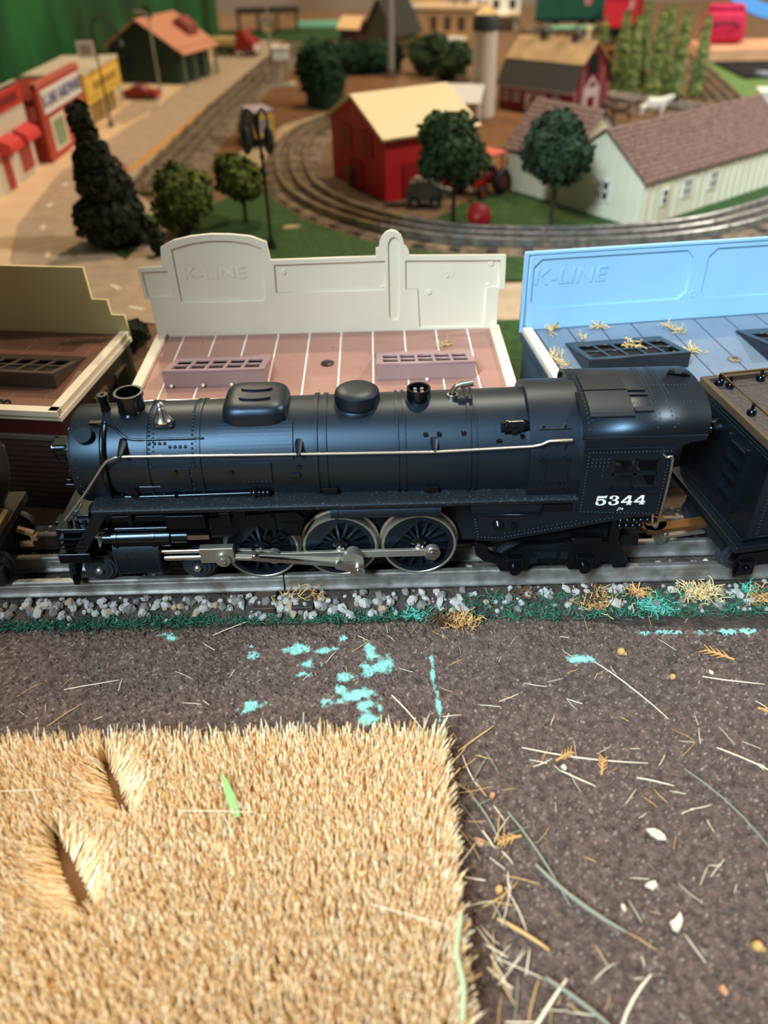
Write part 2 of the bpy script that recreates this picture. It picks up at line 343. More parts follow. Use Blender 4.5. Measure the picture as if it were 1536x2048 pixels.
# ballast of the near track: sloping bed, single stones in front, a stuff of small ones between the rails
bed = struct(MB().prism([(-33, -1), (40, -1), (32, 3.0), (-25, 3.0), (-31, 0.8)], 'x', -300, 215).build('ballast_bed', mat('ballast_soil', (74, 66, 60), 0.95, col2=(48, 42, 38), scale=14, bump=0.8)))
stone_mats = [mat('ballast_stone_grey', (164, 164, 162), 0.85, bump=0.3, bscale=80), mat('ballast_stone_dark', (112, 110, 108), 0.85, bump=0.3, bscale=80), mat('ballast_stone_tan', (158, 140, 118), 0.85, bump=0.3, bscale=80)]
def rock_mesh(seed, mt):
    rg = random.Random(seed); m = MB(); m.ball((0, 0, 0), 1, 6, 4, (1, 0.85, 0.72)); q = {}
    m.v = [tuple(c * q.setdefault((round(p[0], 3), round(p[1], 3), round(p[2], 3)), rg.uniform(0.72, 1.25)) for c in p) for p in m.v]
    m.sm = [False] * len(m.sm); me = m.mesh('stone'); me.materials.append(mt); return me
rocks = [rock_mesh(i, stone_mats[(0, 0, 1, 0, 0, 1, 2)[i]]) for i in range(7)]
rg = random.Random(3); nst = 0
while nst < 240:
    x = rg.uniform(-172, 150); y = rg.uniform(-31, -19.4)
    if x > 35 and rg.random() < 0.72: continue
    if x < -60 and y < -28: continue
    s = rg.uniform(1.3, 2.7) * (1.0 if y < -22 else 0.85)
    o = bpy.data.objects.new('stone', rocks[rg.randrange(7)]); COL.objects.link(o); o.parent = bed
    zz = 3.0 if y > -25 else 3.0 - (-25 - y) * 0.36
    o.location = (x * K, y * K, (zz + s * 0.35) * K); o.rotation_euler = (rg.uniform(-.9, .9), rg.uniform(-.9, .9), rg.uniform(0, 6.28)); o.scale = (s * rg.uniform(.8, 1.3), s, s); nst += 1
sm = MB(); base = rocks[0]; bv = [v.co / K for v in base.vertices]; bf = [tuple(p.vertices) for p in base.polygons]
for i in range(1500):
    x = rg.uniform(-290, 210); y = rg.choice([rg.uniform(-33, -18), rg.uniform(-13, -4), rg.uniform(4, 13), rg.uniform(18, 34)]); s = rg.uniform(0.5, 1.3)
    M = Matrix.Rotation(rg.uniform(0, 6.28), 3, 'Z') @ Matrix.Rotation(rg.uniform(-1, 1), 3, 'X')
    zz = 3.0 if y > -25 else 3.0 - (-25 - y) * 0.36
    sm.add([(M @ v) * s + Vector((x, y, zz + s * 0.2)) for v in bv], bf)
tag(sm.build('fine_stones', mat('fine_ballast', (130, 128, 124), 0.9, island=[(84, 80, 76), (130, 128, 124), (176, 176, 174), (110, 98, 84)]), bed), 'fine grey ballast between the rails', kind='stuff')

# ------------------------------------------------------------------ the locomotive (parts written in world millimetres)
loco = thing('steam_locomotive', 'black 4-6-4 toy steam locomotive numbered 5344 on the near track', 'locomotive', (0, 0, 12), 0, None, world=True)
ZC = 64.0
def RB(x): return float(np.interp(x, [-117, -90, -28, 33, 54], [19.0, 19.4, 20.3, 21.1, 21.4]))
def bs(x, z, off=0.0, side=-1):
    r = RB(x) + off; return (x, side * math.sqrt(max(r * r - (z - ZC) ** 2, 0.01)), z)
def bt(x, y, off=0.0):
    r = RB(x) + off; return (x, y, ZC + math.sqrt(max(r * r - y * y, 0.01)))
def ba(x, a, off=0.0): # by angle: 0 = side facing the camera, 90 = top
    r = RB(x) + off; return (x, -r * math.cos(R(a)), ZC + r * math.sin(R(a)))
def patch(m, x0, x1, a0, a1, t, n=10):
    P = []
    for off in (0.0, t):
        for k in range(n + 1):
            a = a0 + (a1 - a0) * k / n; P += [ba(x0, a, off), ba(x1, a, off)]
    q = 2 * (n + 1); F = []
    for k in range(n): i = 2 * k; F += [(q + i, q + i + 2, q + i + 3, q + i + 1), (i, q + i, q + i + 1, i + 1) if 0 else (i, i + 2, q + i + 2, q + i), (i + 1, q + i + 1, q + i + 3, i + 3)]
    F += [(0, q, q + 1, 1), (2 * n, 2 * n + 1, q + 2 * n + 1, q + 2 * n)]
    return m.add(P, F)
def rivet(m, p, r=0.38, nrm=(0, -1, 0)):
    n = Vector(nrm).normalized(); u = n.orthogonal().normalized(); w = n.cross(u); p = Vector(p)
    P = [p + (u * math.cos(a * 1.0472) + w * math.sin(a * 1.0472)) * r for a in range(6)] + [p + n * r * 0.8 + (u * math.cos(a * 1.0472) + w * math.sin(a * 1.0472)) * r * 0.55 for a in range(6)] + [p + n * r]
    m.add(P, [(i, (i + 1) % 6, 6 + (i + 1) % 6, 6 + i) for i in range(6)] + [(6 + i, 6 + (i + 1) % 6, 12) for i in range(6)], True)
def riv_line(m, a, b, n, r=0.38, nrm=(0, -1, 0)):
    for i in range(n): t = i / max(n - 1, 1); rivet(m, [a[k] + (b[k] - a[k]) * t for k in range(3)], r, nrm)

# boiler
xs = [-117, -116.4, -115.6, -100, -80, -60, -40, -28, -10, 10, 33, 54]
prof = [(0.01, -118), (12, -118), (14.5, -117.6), (14.5, -117), (RB(-117) - 1.2, -117), (RB(-117) - 0.3, -116.6)] + [(RB(x), x) for x in xs[2:]]
MB().lathe(prof, (0, 0, ZC), (1, 0, 0), 64).build('boiler', black, loco)
for x, w, t in ((-87.6, 1.1, 0.5), (-68, 1.1, 0.5), (-24.7, 1.5, 0.8), (-21.3, 1.5, 0.7), (5.6, 1.0, 0.6), (8.2, 1.0, 0.6), (32.2, 1.2, 0.6), (34.6, 1.0, 0.5)):
    r = RB(x); MB().lathe([(r - .2, -w / 2), (r + t, -w / 2), (r + t, w / 2), (r - .2, w / 2)], (x, 0, ZC), (1, 0, 0), 64).build('boiler_band', black, loco)
# smokebox front: door, headlight, number board brackets
sf = MB(); sf.lathe([(13.2, 0), (13, -0.8), (9, -2.0), (4, -2.6), (0.01, -2.8)], (-117.8, 0, ZC), (1, 0, 0), 32).ring((-118.6, 0, ZC), (1, 0, 0), 12.6, 14.2, 0.9, 32)
for k in range(10):
    a = k * 0.6283; sf.box((-118.6, 13.4 * math.cos(a), ZC + 13.4 * math.sin(a)), (1.2, 1.6, 1.6))
sf = sf.build('smokebox_door', black, loco)
hl = MB(); hl.cyl((-120, 0, 66.5), (-127, 0, 66.5), 4.2, 4.4, 20).ring((-128, 0, 66.5), (1, 0, 0), 3.4, 4.7, 1.2, 20).box((-122, 0, 61.6), (5, 5, 2.2)).box((-119.5, -9.5, 71), (2, 2, 2.4)).box((-119.5, 9.5, 71), (2, 2, 2.4))
hl = hl.build('headlight', black_gloss, loco)
MB().lathe([(0.01, 0), (3.4, 0.3), (3.4, 1)], (-127.6, 0, 66.5), (1, 0, 0), 16).build('lens', mat('headlight_lens', (180, 190, 200), 0.1), hl)
for s in (-1, 1): MB().box((-120.5, s * 11.5, 57), (4.5, 3, 2.2)).box((-121, s * 11.5, 58.8), (2.2, 2, 2.4)).build('marker_lamp', black_gloss, loco, bev=0.4)
MB().box((-122, -6, 72.8), (6.5, 5, 0.9)).bar((-124.5, -8.3, 70.3), (-118, -8.3, 70.3), 0.8, 0.8).build('headlight_shelf', black_gloss, loco)
# stack, pipe, domes
MB().lathe([(7.4, 79.6), (6.9, 81.4), (5.2, 83), (4.9, 84), (4.9, 88.6), (5.5, 88.8), (5.5, 90.4), (4.5, 90.4), (4.3, 89), (4.2, 84), (0.01, 84)], (-94.6, 0, 0), (0, 0, 1), 36).build('smokestack', black_gloss, loco)
MB().lathe([(3.0, 81.5), (2.0, 83), (1.7, 84), (1.5, 87.4), (2.0, 88.4), (2.0, 89.6), (0.7, 89.6), (0.7, 88), (0.01, 88)], (-104.5, 0, 0), (0, 0, 1), 20).build('exhaust_pipe', black_gloss, loco)
def superdome(name, cx, a, b, levels, mt, n=48, ex=4.5):
    """levels: (z, scale)"""
    P = []; F = []
    for z, s in levels:
        for i in range(n):
            t = 6.283185 * i / n; c, q = math.cos(t), math.sin(t); k = (abs(c) ** ex + abs(q) ** ex) ** (-1 / ex)
            P.append((cx + a * s * k * c, b * s * k * q, z))
    m = len(levels)
    for j in range(m - 1):
        for i in range(n): F.append((j * n + i, j * n + (i + 1) % n, (j + 1) * n + (i + 1) % n, (j + 1) * n + i))
    F.append(tuple((m - 1) * n + i for i in range(n)))
    o = MB().add(P, F, True); return o
sd = superdome('sand_dome', -47.0, 12.4, 12.0, [(72, 1.0), (78, 1.0), (83, 1.0), (85.2, .985), (86.8, .93), (87.8, .84), (88.2, .6), (88.3, .2)], black).build('sand_dome', black, loco)
lid = MB()
for y in (3.4, -3.6):
    P = [(-47 + 6.0 * math.cos(t) + 0, y + 1.7 * math.sin(t)) for t in [i * 0.2618 for i in range(24)]]; lid.prism(P, 'z', 87.9, 89.0)
lid.build('dome_hatch', black, sd, bev=0.35)
MB().box((-47, -12.1, 80), (7, 0.8, 0.8)).build('step_ledge', black_gloss, sd)
pm = MB(); patch(pm, -61, -33, 20, 60, 0.8); pm.build('dome_saddle_plate', black, loco)
P = [(-9 + 10.6 * math.cos(t), 10.6 * math.sin(t)) for t in [i * 0.2618 for i in range(24)]]
st_ = MB().lathe([(9.9, 78), (9.9, 82.6), (9.3, 83.6)], (-9, 0, 0), (0, 0, 1), 40).lathe([(8.6, 81), (8.6, 86.8), (8.2, 88.4), (7.0, 89.2), (4, 89.5), (0.01, 89.6)], (-9, 0, 0), (0, 0, 1), 40)
st_.build('steam_dome', black, loco)
tr = MB().lathe([(4.5, 82), (4.5, 89), (3.7, 89), (3.7, 86.2), (0.01, 86.2)], (14.2, 0, 0), (0, 0, 1), 28).build('turret', black_gloss, loco)
tb = MB()
for dx, dy in ((1.3, 1.3), (-1.3, 1.3), (1.3, -1.3), (-1.3, -1.3)): tb.cyl((14.2 + dx, dy, 86), (14.2 + dx, dy, 88), 0.7)
tb.build('safety_valves', steel_dull, tr)
w = MB(); w.lathe([(2.2, 84.2), (2.2, 85.8), (1.4, 86)], (27, 0, 0), (0, 0, 1), 16).tube(smoothpath([(27, 0, 85.6), (27, 0, 87.2), (28.2, 0, 89.1), (30, 0, 89.8)], 5), 0.95, 10).cyl((29.8, 0, 89.8), (34.6, 0, 90.6), 1.5, 1.5, 14)
w.build('whistle', steel, loco)
bb = MB().box((-80.6, -9.3, 81.9), (7.0, 3.2, 1.8)).box((-80.6, -10.6, 80.3), (6.6, 0.9, 3)).build('bell_bracket', black_gloss, loco, bev=0.3)
MB().lathe([(3.4, 83), (3.4, 83.5), (2.5, 84.6), (1.9, 86.6), (1.6, 87.8), (1.0, 88.6), (1.2, 89), (1.5, 89.6), (1.0, 90.4), (0.01, 90.7)], (-81, -9, 0), (0, 0, 1), 24).build('bell', steel, loco)
g = MB(); g.cyl((43.6, -14.2, 79.6), (52, -14.2, 79.6), 2.3, 2.6, 16).cyl((52, -14.2, 79.6), (54.5, -14.2, 79.6), 2.6, 1.8, 16).ring((45.4, -14.2, 79.6), (1, 0, 0), 2.0, 2.9, 1.0, 16).cyl((44.5, -15, 77.4), (44.5, -15, 81.9), 1.1).box((48, -15.9, 77), (6, 1.2, 2.2)).box((48.6, -16.4, 78.6), (2, 1.2, 2.6)).cyl((43, -17.2, 75.4), (43, -18.2, 75), 1.2)
g.build('generator', black_gloss, loco)
# firebox wrapper (raised ring ahead of the cab)
arc = [(-24.4 * math.cos(R(a)), ZC + 24.4 * math.sin(R(a))) for a in range(-20, 201, 6)]
MB().prism([(-22.8, 52)] + arc + [(22.8, 52)], 'x', 54, 73).build('firebox_wrapper', black, loco, bev=1.1)
hat = MB()
for z in (80.5, 70.5): hat.bar((57, -0.3 - math.sqrt(24.4**2 - (z - ZC)**2), z), (69, -0.3 - math.sqrt(24.4**2 - (z - ZC)**2), z), 0.5, 0.5)
for x in (58.5, 66.5):
    for z in (81, 75.5, 70.5, 60): hat.box((x, -0.3 - math.sqrt(24.4**2 - (z - ZC)**2), z), (0.8, 1.2, 2.4))
hat.box((64, -23.6, 66), (8, 2.8, 9.4)); hat.build('washout_hatches', black, loco)
# belly, running boards, firebox sides
MB().b2((-112, -11, 24), (60, 11, 50)).build('frame', black_flat, loco)
for s in (-1, 1):
    m = MB().prism([(s * 14, 52.2), (s * 25, 51.6), (s * 25.3, 53.4), (s * 24, 54.2), (s * 14, 55.4)], 'x', -110.5, 73.5); m.build('running_board', black_dust, loco, bev=0.4)
    m = MB(); m.prism([(33, 52), (35.4, 34.2), (45.3, 33.3), (74, 39), (89, 42.2), (104, 45), (104, 52)], 'y', s * 20, s * 24.2); m.build('firebox_side', black, loco, bev=0.5)
    m = MB().cyl((-20.5, s * 20, 47.2), (22, s * 20, 47.2), 3.0, 3.0, 18).ring((-19, s * 20, 47.2), (1, 0, 0), 2.6, 3.4, 1.2, 18).ring((18.5, s * 20, 47.2), (1, 0, 0), 2.6, 3.4, 1.2, 18); m.build('air_tank', black, loco)
    m = MB(); m.prism([(-105, s * -1 * 0), (-105, 0)], 'z', 0, 0) if 0 else None
    m.b2((-105, s * 14, 45.6), (-84, s * 22, 48.6)); m.b2((-84, s * 14, 42.4), (-69, s * 23, 48.8)); m.build('mechanical_lubricator', black_gloss, loco, bev=0.4)
    MB().cyl((-104, s * 23, 43.4), (-84, s * 23, 43.4), 0.8).build('drain_pipe', black_gloss, loco); MB().cyl((-97, s * 23.5, 46), (-97, s * 23.5, 52), 0.7).build('stay_bolt', black_gloss, loco); MB().box((-61, s * 22, 47.5), (4, 4, 6)).build('lubricator_box', black_gloss, loco, bev=.3); MB().box((-56, s * 20, 48), (5, 3, 4)).build('lubricator_bracket', black_gloss, loco, bev=.3)
m = MB().tube([(33.5, -24.6, 46.6), (60, -24.8, 46.6), (60, -24.8, 52)], 0.4, 6).cyl((44, -24, 41.5), (44, -25.6, 41), 2.4, 1.6).box((50, -24.6, 41), (2, 1.2, 3)).box((66, -24.4, 49.5), (11, 1.0, 3.2)); m.build('firebox_piping', black_gloss, loco)
rv = MB(); riv_line(rv, (36.4, -24.3, 37), (34.6, -24.3, 46), 7); riv_line(rv, (36.5, -24.3, 35.8), (46, -24.3, 34.9), 8); riv_line(rv, (47, -24.3, 35.4), (74, -24.3, 40.6), 22); riv_line(rv, (74, -24.3, 41), (88, -24.3, 43.6), 10); riv_line(rv, (47, -24.3, 37.2), (74, -24.3, 42.4), 16, 0.3)
# rivets of the smokebox
for x in (-86.3, -70.2):
    for a in range(14, 172, 5): rivet(rv, ba(x, a), 0.55, (0, -math.cos(R(a)), math.sin(R(a)))); rivet(rv, ba(x + 1.6, a + 2.5), 0.45, (0, -math.cos(R(a)), math.sin(R(a))))
for x in range(-100, -70, 4): rivet(rv, bs(x, 55.6), 0.36)
for z in (58, 61, 65, 69, 72): rivet(rv, bs(-114, z), 0.45); rivet(rv, bs(-71.5, z), 0.4)
for x in range(-85, -72, 4): rivet(rv, bs(x, 60), 0.35)
for x in (-77, -79, -75, -74): rivet(rv, bs(x, 62 + (x % 3)), 0.5)
for x in np.linspace(-52, -42, 7): rivet(rv, bs(x, 62.3, 0.6), 0.4)
for i in range(8): rivet(rv, bs(-86 + i * 1.9, 76.5 - (i > 3)), 0.75, (0, -1, 0.6))
tag(rv.build('rivets', black, loco), None, kind='stuff')
pl = MB(); patch(pl, -52.5, -41.5, -6, 17, 0.8); pl.build('inspection_cover', black, loco)
pl = MB(); patch(pl, -86.5, -72, -14, 12, 0.45); pl.build('smokebox_patch', black, loco)
pl = MB()
for x, z in ((-56.5, 66), (-31.2, 67.8), (16, 78), (21, 78), (30, 78.2), (51.5, 77)):
    p = bs(x, z); q = bs(x, z, 0.7); MB().cyl(p, q, 1.0, 0.9, 12).build('washout_plug', black_gloss, loco)
MB().box(bs(-33, 64.5, 0.4), (4.5, 1.5, 1.6)).build('boiler_step', black_gloss, loco, bev=.3)
for x in (-20, 18): MB().box(bs(x, 57.2, 0.6), (5.5, 2, 2.6)).build('sand_pipe_bracket', black_gloss, loco, bev=.3)
MB().cyl(bs(-95, 57.5, -1), bs(-95, 57.5, 1.2), 1.9).build('steam_pipe_boss', black_gloss, loco); MB().cyl(bs(-77.5, 66.8, -1), bs(-77.5, 66.8, 1.4), 1.1).build('smokebox_plug', black_gloss, loco)
# pipes lying on the shell
pp = MB(); pts = [ba(-103.5, a, 0.7) for a in range(66, -28, -8)]
pp.tube(pts, [1.2] * len(pts), 8).tube(smoothpath([bs(-103.5, 56.8, 0.8), bs(-100, 55.2, 0.8), bs(-94, 54.9, 0.9), bs(-52, 56.2, 0.9), bs(-46, 56.4, 0.9)], 6), 0.75, 8)
for x in (-49, -47, -45.4, -43.8): pp.ball(bs(x, 56.4, 1.0), 1.35 if x > -48 else 1.7, 10, 8)
pp.box(bs(-79, 55.6, 0.8), (1, 2, 3)); pp.build('feed_pipe', black_gloss, loco)
pp = MB().tube(smoothpath([ba(-106, 66, 1.2), ba(-100, 60, 1.2), ba(-96, 50, 0.7), ba(-92, 45, 0.5), ba(-80, 44.5, 0.5), ba(-66, 44.5, 0.5)], 5), 0.45, 6).box(ba(-106, 64, 1.6), (4.6, 2, 1)).tube([bs(-92, 60.4, .4), bs(-84, 60.4, .4)], 0.35, 6)
pp.cyl(ba(-110, 50, -2), ba(-110, 50, 2.6), 3.2, 3.2, 16); pp.build('feedwater_heater', black_gloss, loco)
# handrail
hr = [(-123.6, -20, 46), (-112, -20.6, 59.5), (-103.4, -20.8, 70.6), (-101, -20.8, 73.2), (-97.5, -20.8, 74.8), (-93, -20.8, 75.0), (-30, -21.0, 74.2), (19, -21.6, 74.0), (54.5, -22.5, 75.9), (57.5, -23.2, 77), (60, -23.4, 78.5), (68.5, -23.4, 78.7)]
MB().tube(hr, 0.52, 8).build('handrail', steel_dull, loco)
MB().tube([(x, -y, z) for x, y, z in hr], 0.52, 8).build('handrail', steel_dull, loco)
for x, z in ((-95.8, 75.0), (-30.6, 74.2), (19.2, 74.0)):
    m = MB(); b = bs(x, z + 1.6, -1.2); m.cyl(b, (x, -21.0, z + 0.2), 1.9, 1.0, 12).ball((x, -21.2, z), 0.95, 10, 8); m.build('handrail_post', black, loco)
# pilot, deck, coupler
pd = MB().b2((-127, -20, 39.5), (-108, 20, 41.4)).box((-118, -12, 43.6), (5, 9, 4)).box((-116, 6, 44), (8, 10, 5)).box((-123, -8, 42.6), (3, 6, 2.4)).box((-127.8, 0, 38), (3, 38, 6))
for x in (-124, -121, -118): pd.cyl((x, -16, 41), (x, -16, 43.4), 1.0)
pd.build('pilot_deck', black_gloss, loco, bev=0.35)
for s in (-1, 1):
    m = MB().bar((-121.5, s * 21, 30.6), (-107.5, s * 21.5, 51.6), 1.6, 4.6); m.build('pilot_brace', black, loco, bev=0.3)
    m = MB().b2((-130, s * 12, 26), (-117, s * 22.5, 30.8)); m.build('pilot_step', black_gloss, loco, bev=0.4)
for k in range(11):
    y = -20 + 4 * k; f = 1 - abs(y) / 24
    MB().bar((-126 - 1.5 * f, y * 0.9, 36), (-127 - 5 * f, y, 16.2), 2.0, 1.6).build('pilot_slat', black_gloss, loco)
MB().prism([(-133, 0), (-127.5, 22), (-125, 22), (-129.5, 0), (-125, -22), (-127.5, -22)], 'z', 14.4, 17).build('pilot_sill', black_gloss, loco, bev=0.3)
MB().b2((-134, -2.4, 27), (-126, 2.4, 32.5)).box((-134, -1.5, 30), (4, 5.5, 7)).build('front_coupler', black_gloss, loco, bev=0.4)
fs = MB()
for z in (33, 35.2, 37.4): fs.b2((-127.5, -22, z), (-118, -14, z + 0.9))
fs.build('footboard_treads', black_gloss, loco)
# cylinders
for s in (-1, 1):
    m = MB(); P = [(s * 12, 37), (s * 24, 37), (s * 26, 34), (s * 26.4, 27), (s * 25, 22), (s * 21, 20), (s * 12, 20)]; m.prism(P, 'x', -106.5, -88.5); c = m.build('cylinder_block', black, loco, bev=0.7)
    MB().cyl((-106, s * 21.5, 38), (-83.5, s * 21.5, 38), 3.9, 3.9, 20).cyl((-110, s * 21.5, 38), (-106, s * 21.5, 38), 2.2, 2.4, 16).ring((-105, s * 21.5, 38), (1, 0, 0), 3.6, 4.3, 1.0, 20).ring((-90.5, s * 21.5, 38), (1, 0, 0), 3.6, 4.3, 1.4, 20).cyl((-83.5, s * 21.5, 38), (-77, s * 21.5, 38), 2.7, 2.7, 16).build('valve_chest', black_gloss, c)
    MB().cyl((-98, s * 21, 41), (-98, s * 21, 46), 1.5).build('relief_valve', black_gloss, c)
    MB().b2((-77, s * 21, 37.4), (-68.4, s * 23.4, 39.6)).build('valve_stem', steel, c)
    MB().cyl((-89, s * 23.4, 32), (-66, s * 23.4, 32), 0.9).cyl((-87.5, s * 23.2, 28.6), (-70, s * 23.2, 28.6), 1.25).build('piston_rod', steel, c)
    r2 = MB(); riv_line(r2, (-105.8, s * 26.5, 22), (-105.8, s * 26.5, 34), 10, 0.3, (0, s, 0)); riv_line(r2, (-89.4, s * 26.5, 22), (-89.4, s * 26.5, 34), 10, 0.3, (0, s, 0))
    for a in range(4):
        riv_line(r2, (-101 + (a % 2) * 5, s * 26.5, 29), (-101 + (a % 2) * 5, s * 26.5, 33.6), 5, 0.25, (0, s, 0)); riv_line(r2, (-101, s * 26.5, 29 + (a % 2) * 4.6), (-96, s * 26.5, 29 + (a % 2) * 4.6), 5, 0.25, (0, s, 0))
    tag(r2.build('rivets', black, c), None, kind='stuff')
    # valve gear hanger
    MB().prism([(-68, 46), (-34, 48), (-31, 45), (-33, 36.5), (-44, 36), (-46, 41), (-53, 42), (-60, 37), (-68, 36.6)], 'y', s * 19.6, s * 21.2).build('valve_gear_frame', black_gloss, loco, bev=0.3)
    MB().box((-43, s * 21.6, 41.6), (1.6, 1.6, 10)).box((-37, s * 21.4, 41), (6, 1, 4.6)).ring((-40.5, s * 21.6, 36.6), (0, s, 0), 1.6, 2.6, 1.4).box((-34, s * 21.6, 40), (1.2, 1.2, 6)).cyl((-45.4, s * 21, 37), (-45.4, s * 23, 37), 1.3).build('reverse_link', black_gloss, loco)
# leading wheels
def small_wheel(x, y, r, z, name='leading_wheel'):
    s = -1 if y < 0 else 1
    w = MB().lathe([(0.01, 0), (r * 0.55, 0), (r * 0.62, 0.6), (r * 0.8, 0.6), (r * 0.86, 1.4), (r, 1.4), (r, 4.2), (r + 0.9, 4.4), (r + 0.9, 5.4), (0.01, 5.4)], (x, y + s * 2.0, z), (0, -s, 0), 28).build(name, tire_grey, loco)
    MB().lathe([(1.5, 0), (1.5, 1.0), (0.9, 1.6), (0.01, 1.7)], (x, y + s * 2, z), (0, s, 0), 12).build('axle_end', steel_dull, w)
for s in (-1, 1):
    small_wheel(-117, s * 16.3, 6.6, 18.7); small_wheel(-76.8, s * 16.3, 6.6, 18.7)
    small_wheel(52.5, s * 14.5, 6.4, 18.5, 'trailing_wheel'); small_wheel(80.7, s * 14.5, 6.4, 18.5, 'trailing_wheel')
MB().b2((-119, -10, 17.5), (-74, 10, 22)).build('leading_truck_frame', black_flat, loco)
# drivers
def driver(x, s, cw):
    r = 15.0; z = 12 + r + 0.2; y = s * 15.2
    w = MB().ring((x, y + s * 2.5, z), (0, -s, 0), 12.2, 14.2, 4.4, 48).lathe([(0.01, 0), (12, 0)], (x, y - s * 1.2, z), (0, s, 0), 24).build('driving_wheel', black, loco)
    MB().lathe([(14.0, 0), (14.2, -0.2), (14.9, -0.2), (15.2, 0.4), (15.2, 3.4), (16.0, 3.8), (16.0, 4.8), (13.6, 4.8)], (x, y + s * 2.5, z), (0, -s, 0), 56).build('tire', steel_dull, w)
    sp = MB()
    for k in range(16):
        a = k * 0.3927 + 0.1; sp.bar((x + 3.2 * math.cos(a), y + s * 1.0, z + 3.2 * math.sin(a)), (x + 12.2 * math.cos(a), y + s * 0.8, z + 12.2 * math.sin(a)), 1.0, 1.0)
    tag(sp.build('spokes', black, w), None)
    P = [(x + 12.4 * math.cos(R(a)), z + 12.4 * math.sin(R(a))) for a in range(int(cw - 52), int(cw + 53), 8)]; MB().prism(P, 'y', y + s * 0.2, y + s * 2.2).build('counterweight', black, w)
    MB().lathe([(3.9, -1), (3.9, 2.6), (2.9, 3.2), (0.01, 3.3)], (x, y, z), (0, s, 0), 20).build('hub', black_gloss, w)
    MB().lathe([(1.9, 3.2), (1.7, 4.3), (0.9, 4.9), (0.01, 5.0)], (x, y, z), (0, s, 0), 14).build('axle_cap', steel, w)
DX = (-49.8, -18.0, 13.8)
for s in (-1, 1):
    for x in DX: driver(x, s, 140)
PZ, PX = 25.6, 5.2
for s in (-1, 1):
    y = s * 20.2
    def rod(name, pts, w, t, y, mt):
        m = MB()
        for (xa, za), (xb, zb) in zip(pts[:-1], pts[1:]): m.bar((xa, y, za), (xb, y, zb), t, w)
        return m
    m = rod('', [(DX[0] + PX, PZ), (DX[2] + PX, PZ)], 3.4, 1.6, y, steel)
    for x in DX: m.cyl((x + PX, y - s * 1.0, PZ), (x + PX, y + s * 1.2, PZ), 3.2, 3.2, 20)
    m.bar((DX[0] - 9.5, y, PZ + 2.4), (DX[0] + PX, y, PZ + 1.0), 1.6, 3.6); m.build('side_rod', steel_dull, loco, bev=0.3)
    y2 = s * 23.2
    MB().bar((-63.5, y2, 28.6), (DX[1] + PX, y2, PZ - 0.6), 1.6, 3.0).bar((-63.5, y2 + s * 0.6, 28.6), (DX[1] + PX, y2 + s * 0.6, PZ - 0.6), 1.6, 1.0).cyl((DX[1] + PX, y2 - s * 1.6, PZ - 0.6), (DX[1] + PX, y2 + s * 1.4, PZ - 0.6), 4.3, 4.3, 24).build('main_rod', steel_dull, loco, bev=0.25)
    MB().bar((-52, y2 + s * 1.9, 28.6), (DX[1] + PX - 6.0, y2 + s * 1.9, 24.4), 1.2, 1.8).cyl((DX[1] + PX - 6, y2, 24.4), (DX[1] + PX - 6, y2 + s * 3.2, 24.4), 1.5).cyl((-51.6, y2 + s * 1, 29), (-51.6, y2 + s * 2.6, 29), 1.2).box((-51.6, y2 + s * 1.6, 31), (1.4, 1.2, 4)).build('eccentric_rod', steel, loco)
    MB().bar((DX[1] + PX - 6, y2 + s * 1.9, 24.4), (DX[1] + PX + 2, y2 + s * 1.9, 21.4), 1.5, 4.0).cyl((DX[1] + PX + 2, y2 + s * 1, 21.4), (DX[1] + PX + 2, y2 + s * 3.4, 21.4), 3.0, 2.6, 8).cyl((DX[1] + PX + 2, y2 + s * 3, 21.4), (DX[1] + PX + 2, y2 + s * 4.2, 21.4), 1.7, 1.4, 6).build('eccentric_crank', steel, loco)
    MB().b2((-73, s * 21.8, 26.6), (-59.6, s * 25.0, 33.8)).cyl((-64, s * 25, 28.6), (-64, s * 26.4, 28.6), 3.2, 2.9, 18).cyl((-64, s * 26, 28.6), (-64, s * 27.2, 28.6), 1.6, 1.4, 6).build('crosshead', steel_dull, loco, bev=0.3)
    MB().cyl((DX[2] + PX, s * 19, PZ), (DX[2] + PX, s * 22.6, PZ), 3.0, 2.8, 6).cyl((DX[2] + PX, s * 22, PZ), (DX[2] + PX, s * 23.4, PZ), 2.2, 1.8, 6).build('crank_pin', steel, loco)
# trailing truck
for s in (-1, 1):
    P = [(35.6, 31), (36.4, 24), (40, 20.6), (45, 19), (47, 15), (57, 15), (59, 18.5), (73, 18.5), (75, 15), (86, 15), (88, 18.5), (92, 18), (93, 15.4), (98, 15.4), (99, 18.6), (96.5, 21), (95, 27.5), (91, 29.2), (74, 30), (66, 28.6), (57, 28.8), (52, 25.5), (47, 22.2), (42, 24.4), (40.5, 29)]
    t = MB().prism(P, 'y', s * 18.4, s * 21.2).build('trailing_truck_frame', black_gloss, loco, bev=0.6)
    for x in (52.3, 80.5): MB().box((x, s * 21.8, 19.4), (7, 2.6, 6.4)).cyl((x, s * 22, 18), (x, s * 25, 18), 2.6, 2.3, 16).build('journal_box', black_gloss, t, bev=0.4)
    MB().box((65, s * 21.4, 23.4), (8, 0.8, 3.4)).box((60, s * 21.4, 20.6), (3, 1, 3)).box((72, s * 21.4, 23), (3, 1.2, 3.4)).build('spring_plate', black, t)
MB().b2((40, -14, 22), (96, 14, 30)).build('trailing_truck_bolster', black_flat, loco)
MB().box((91, -20, 34), (4, 3, 12)).box((80, -21, 31), (12, 4, 3)).box((99, -12, 26), (8, 10, 6)).build('ash_pan', black_gloss, loco, bev=0.4)
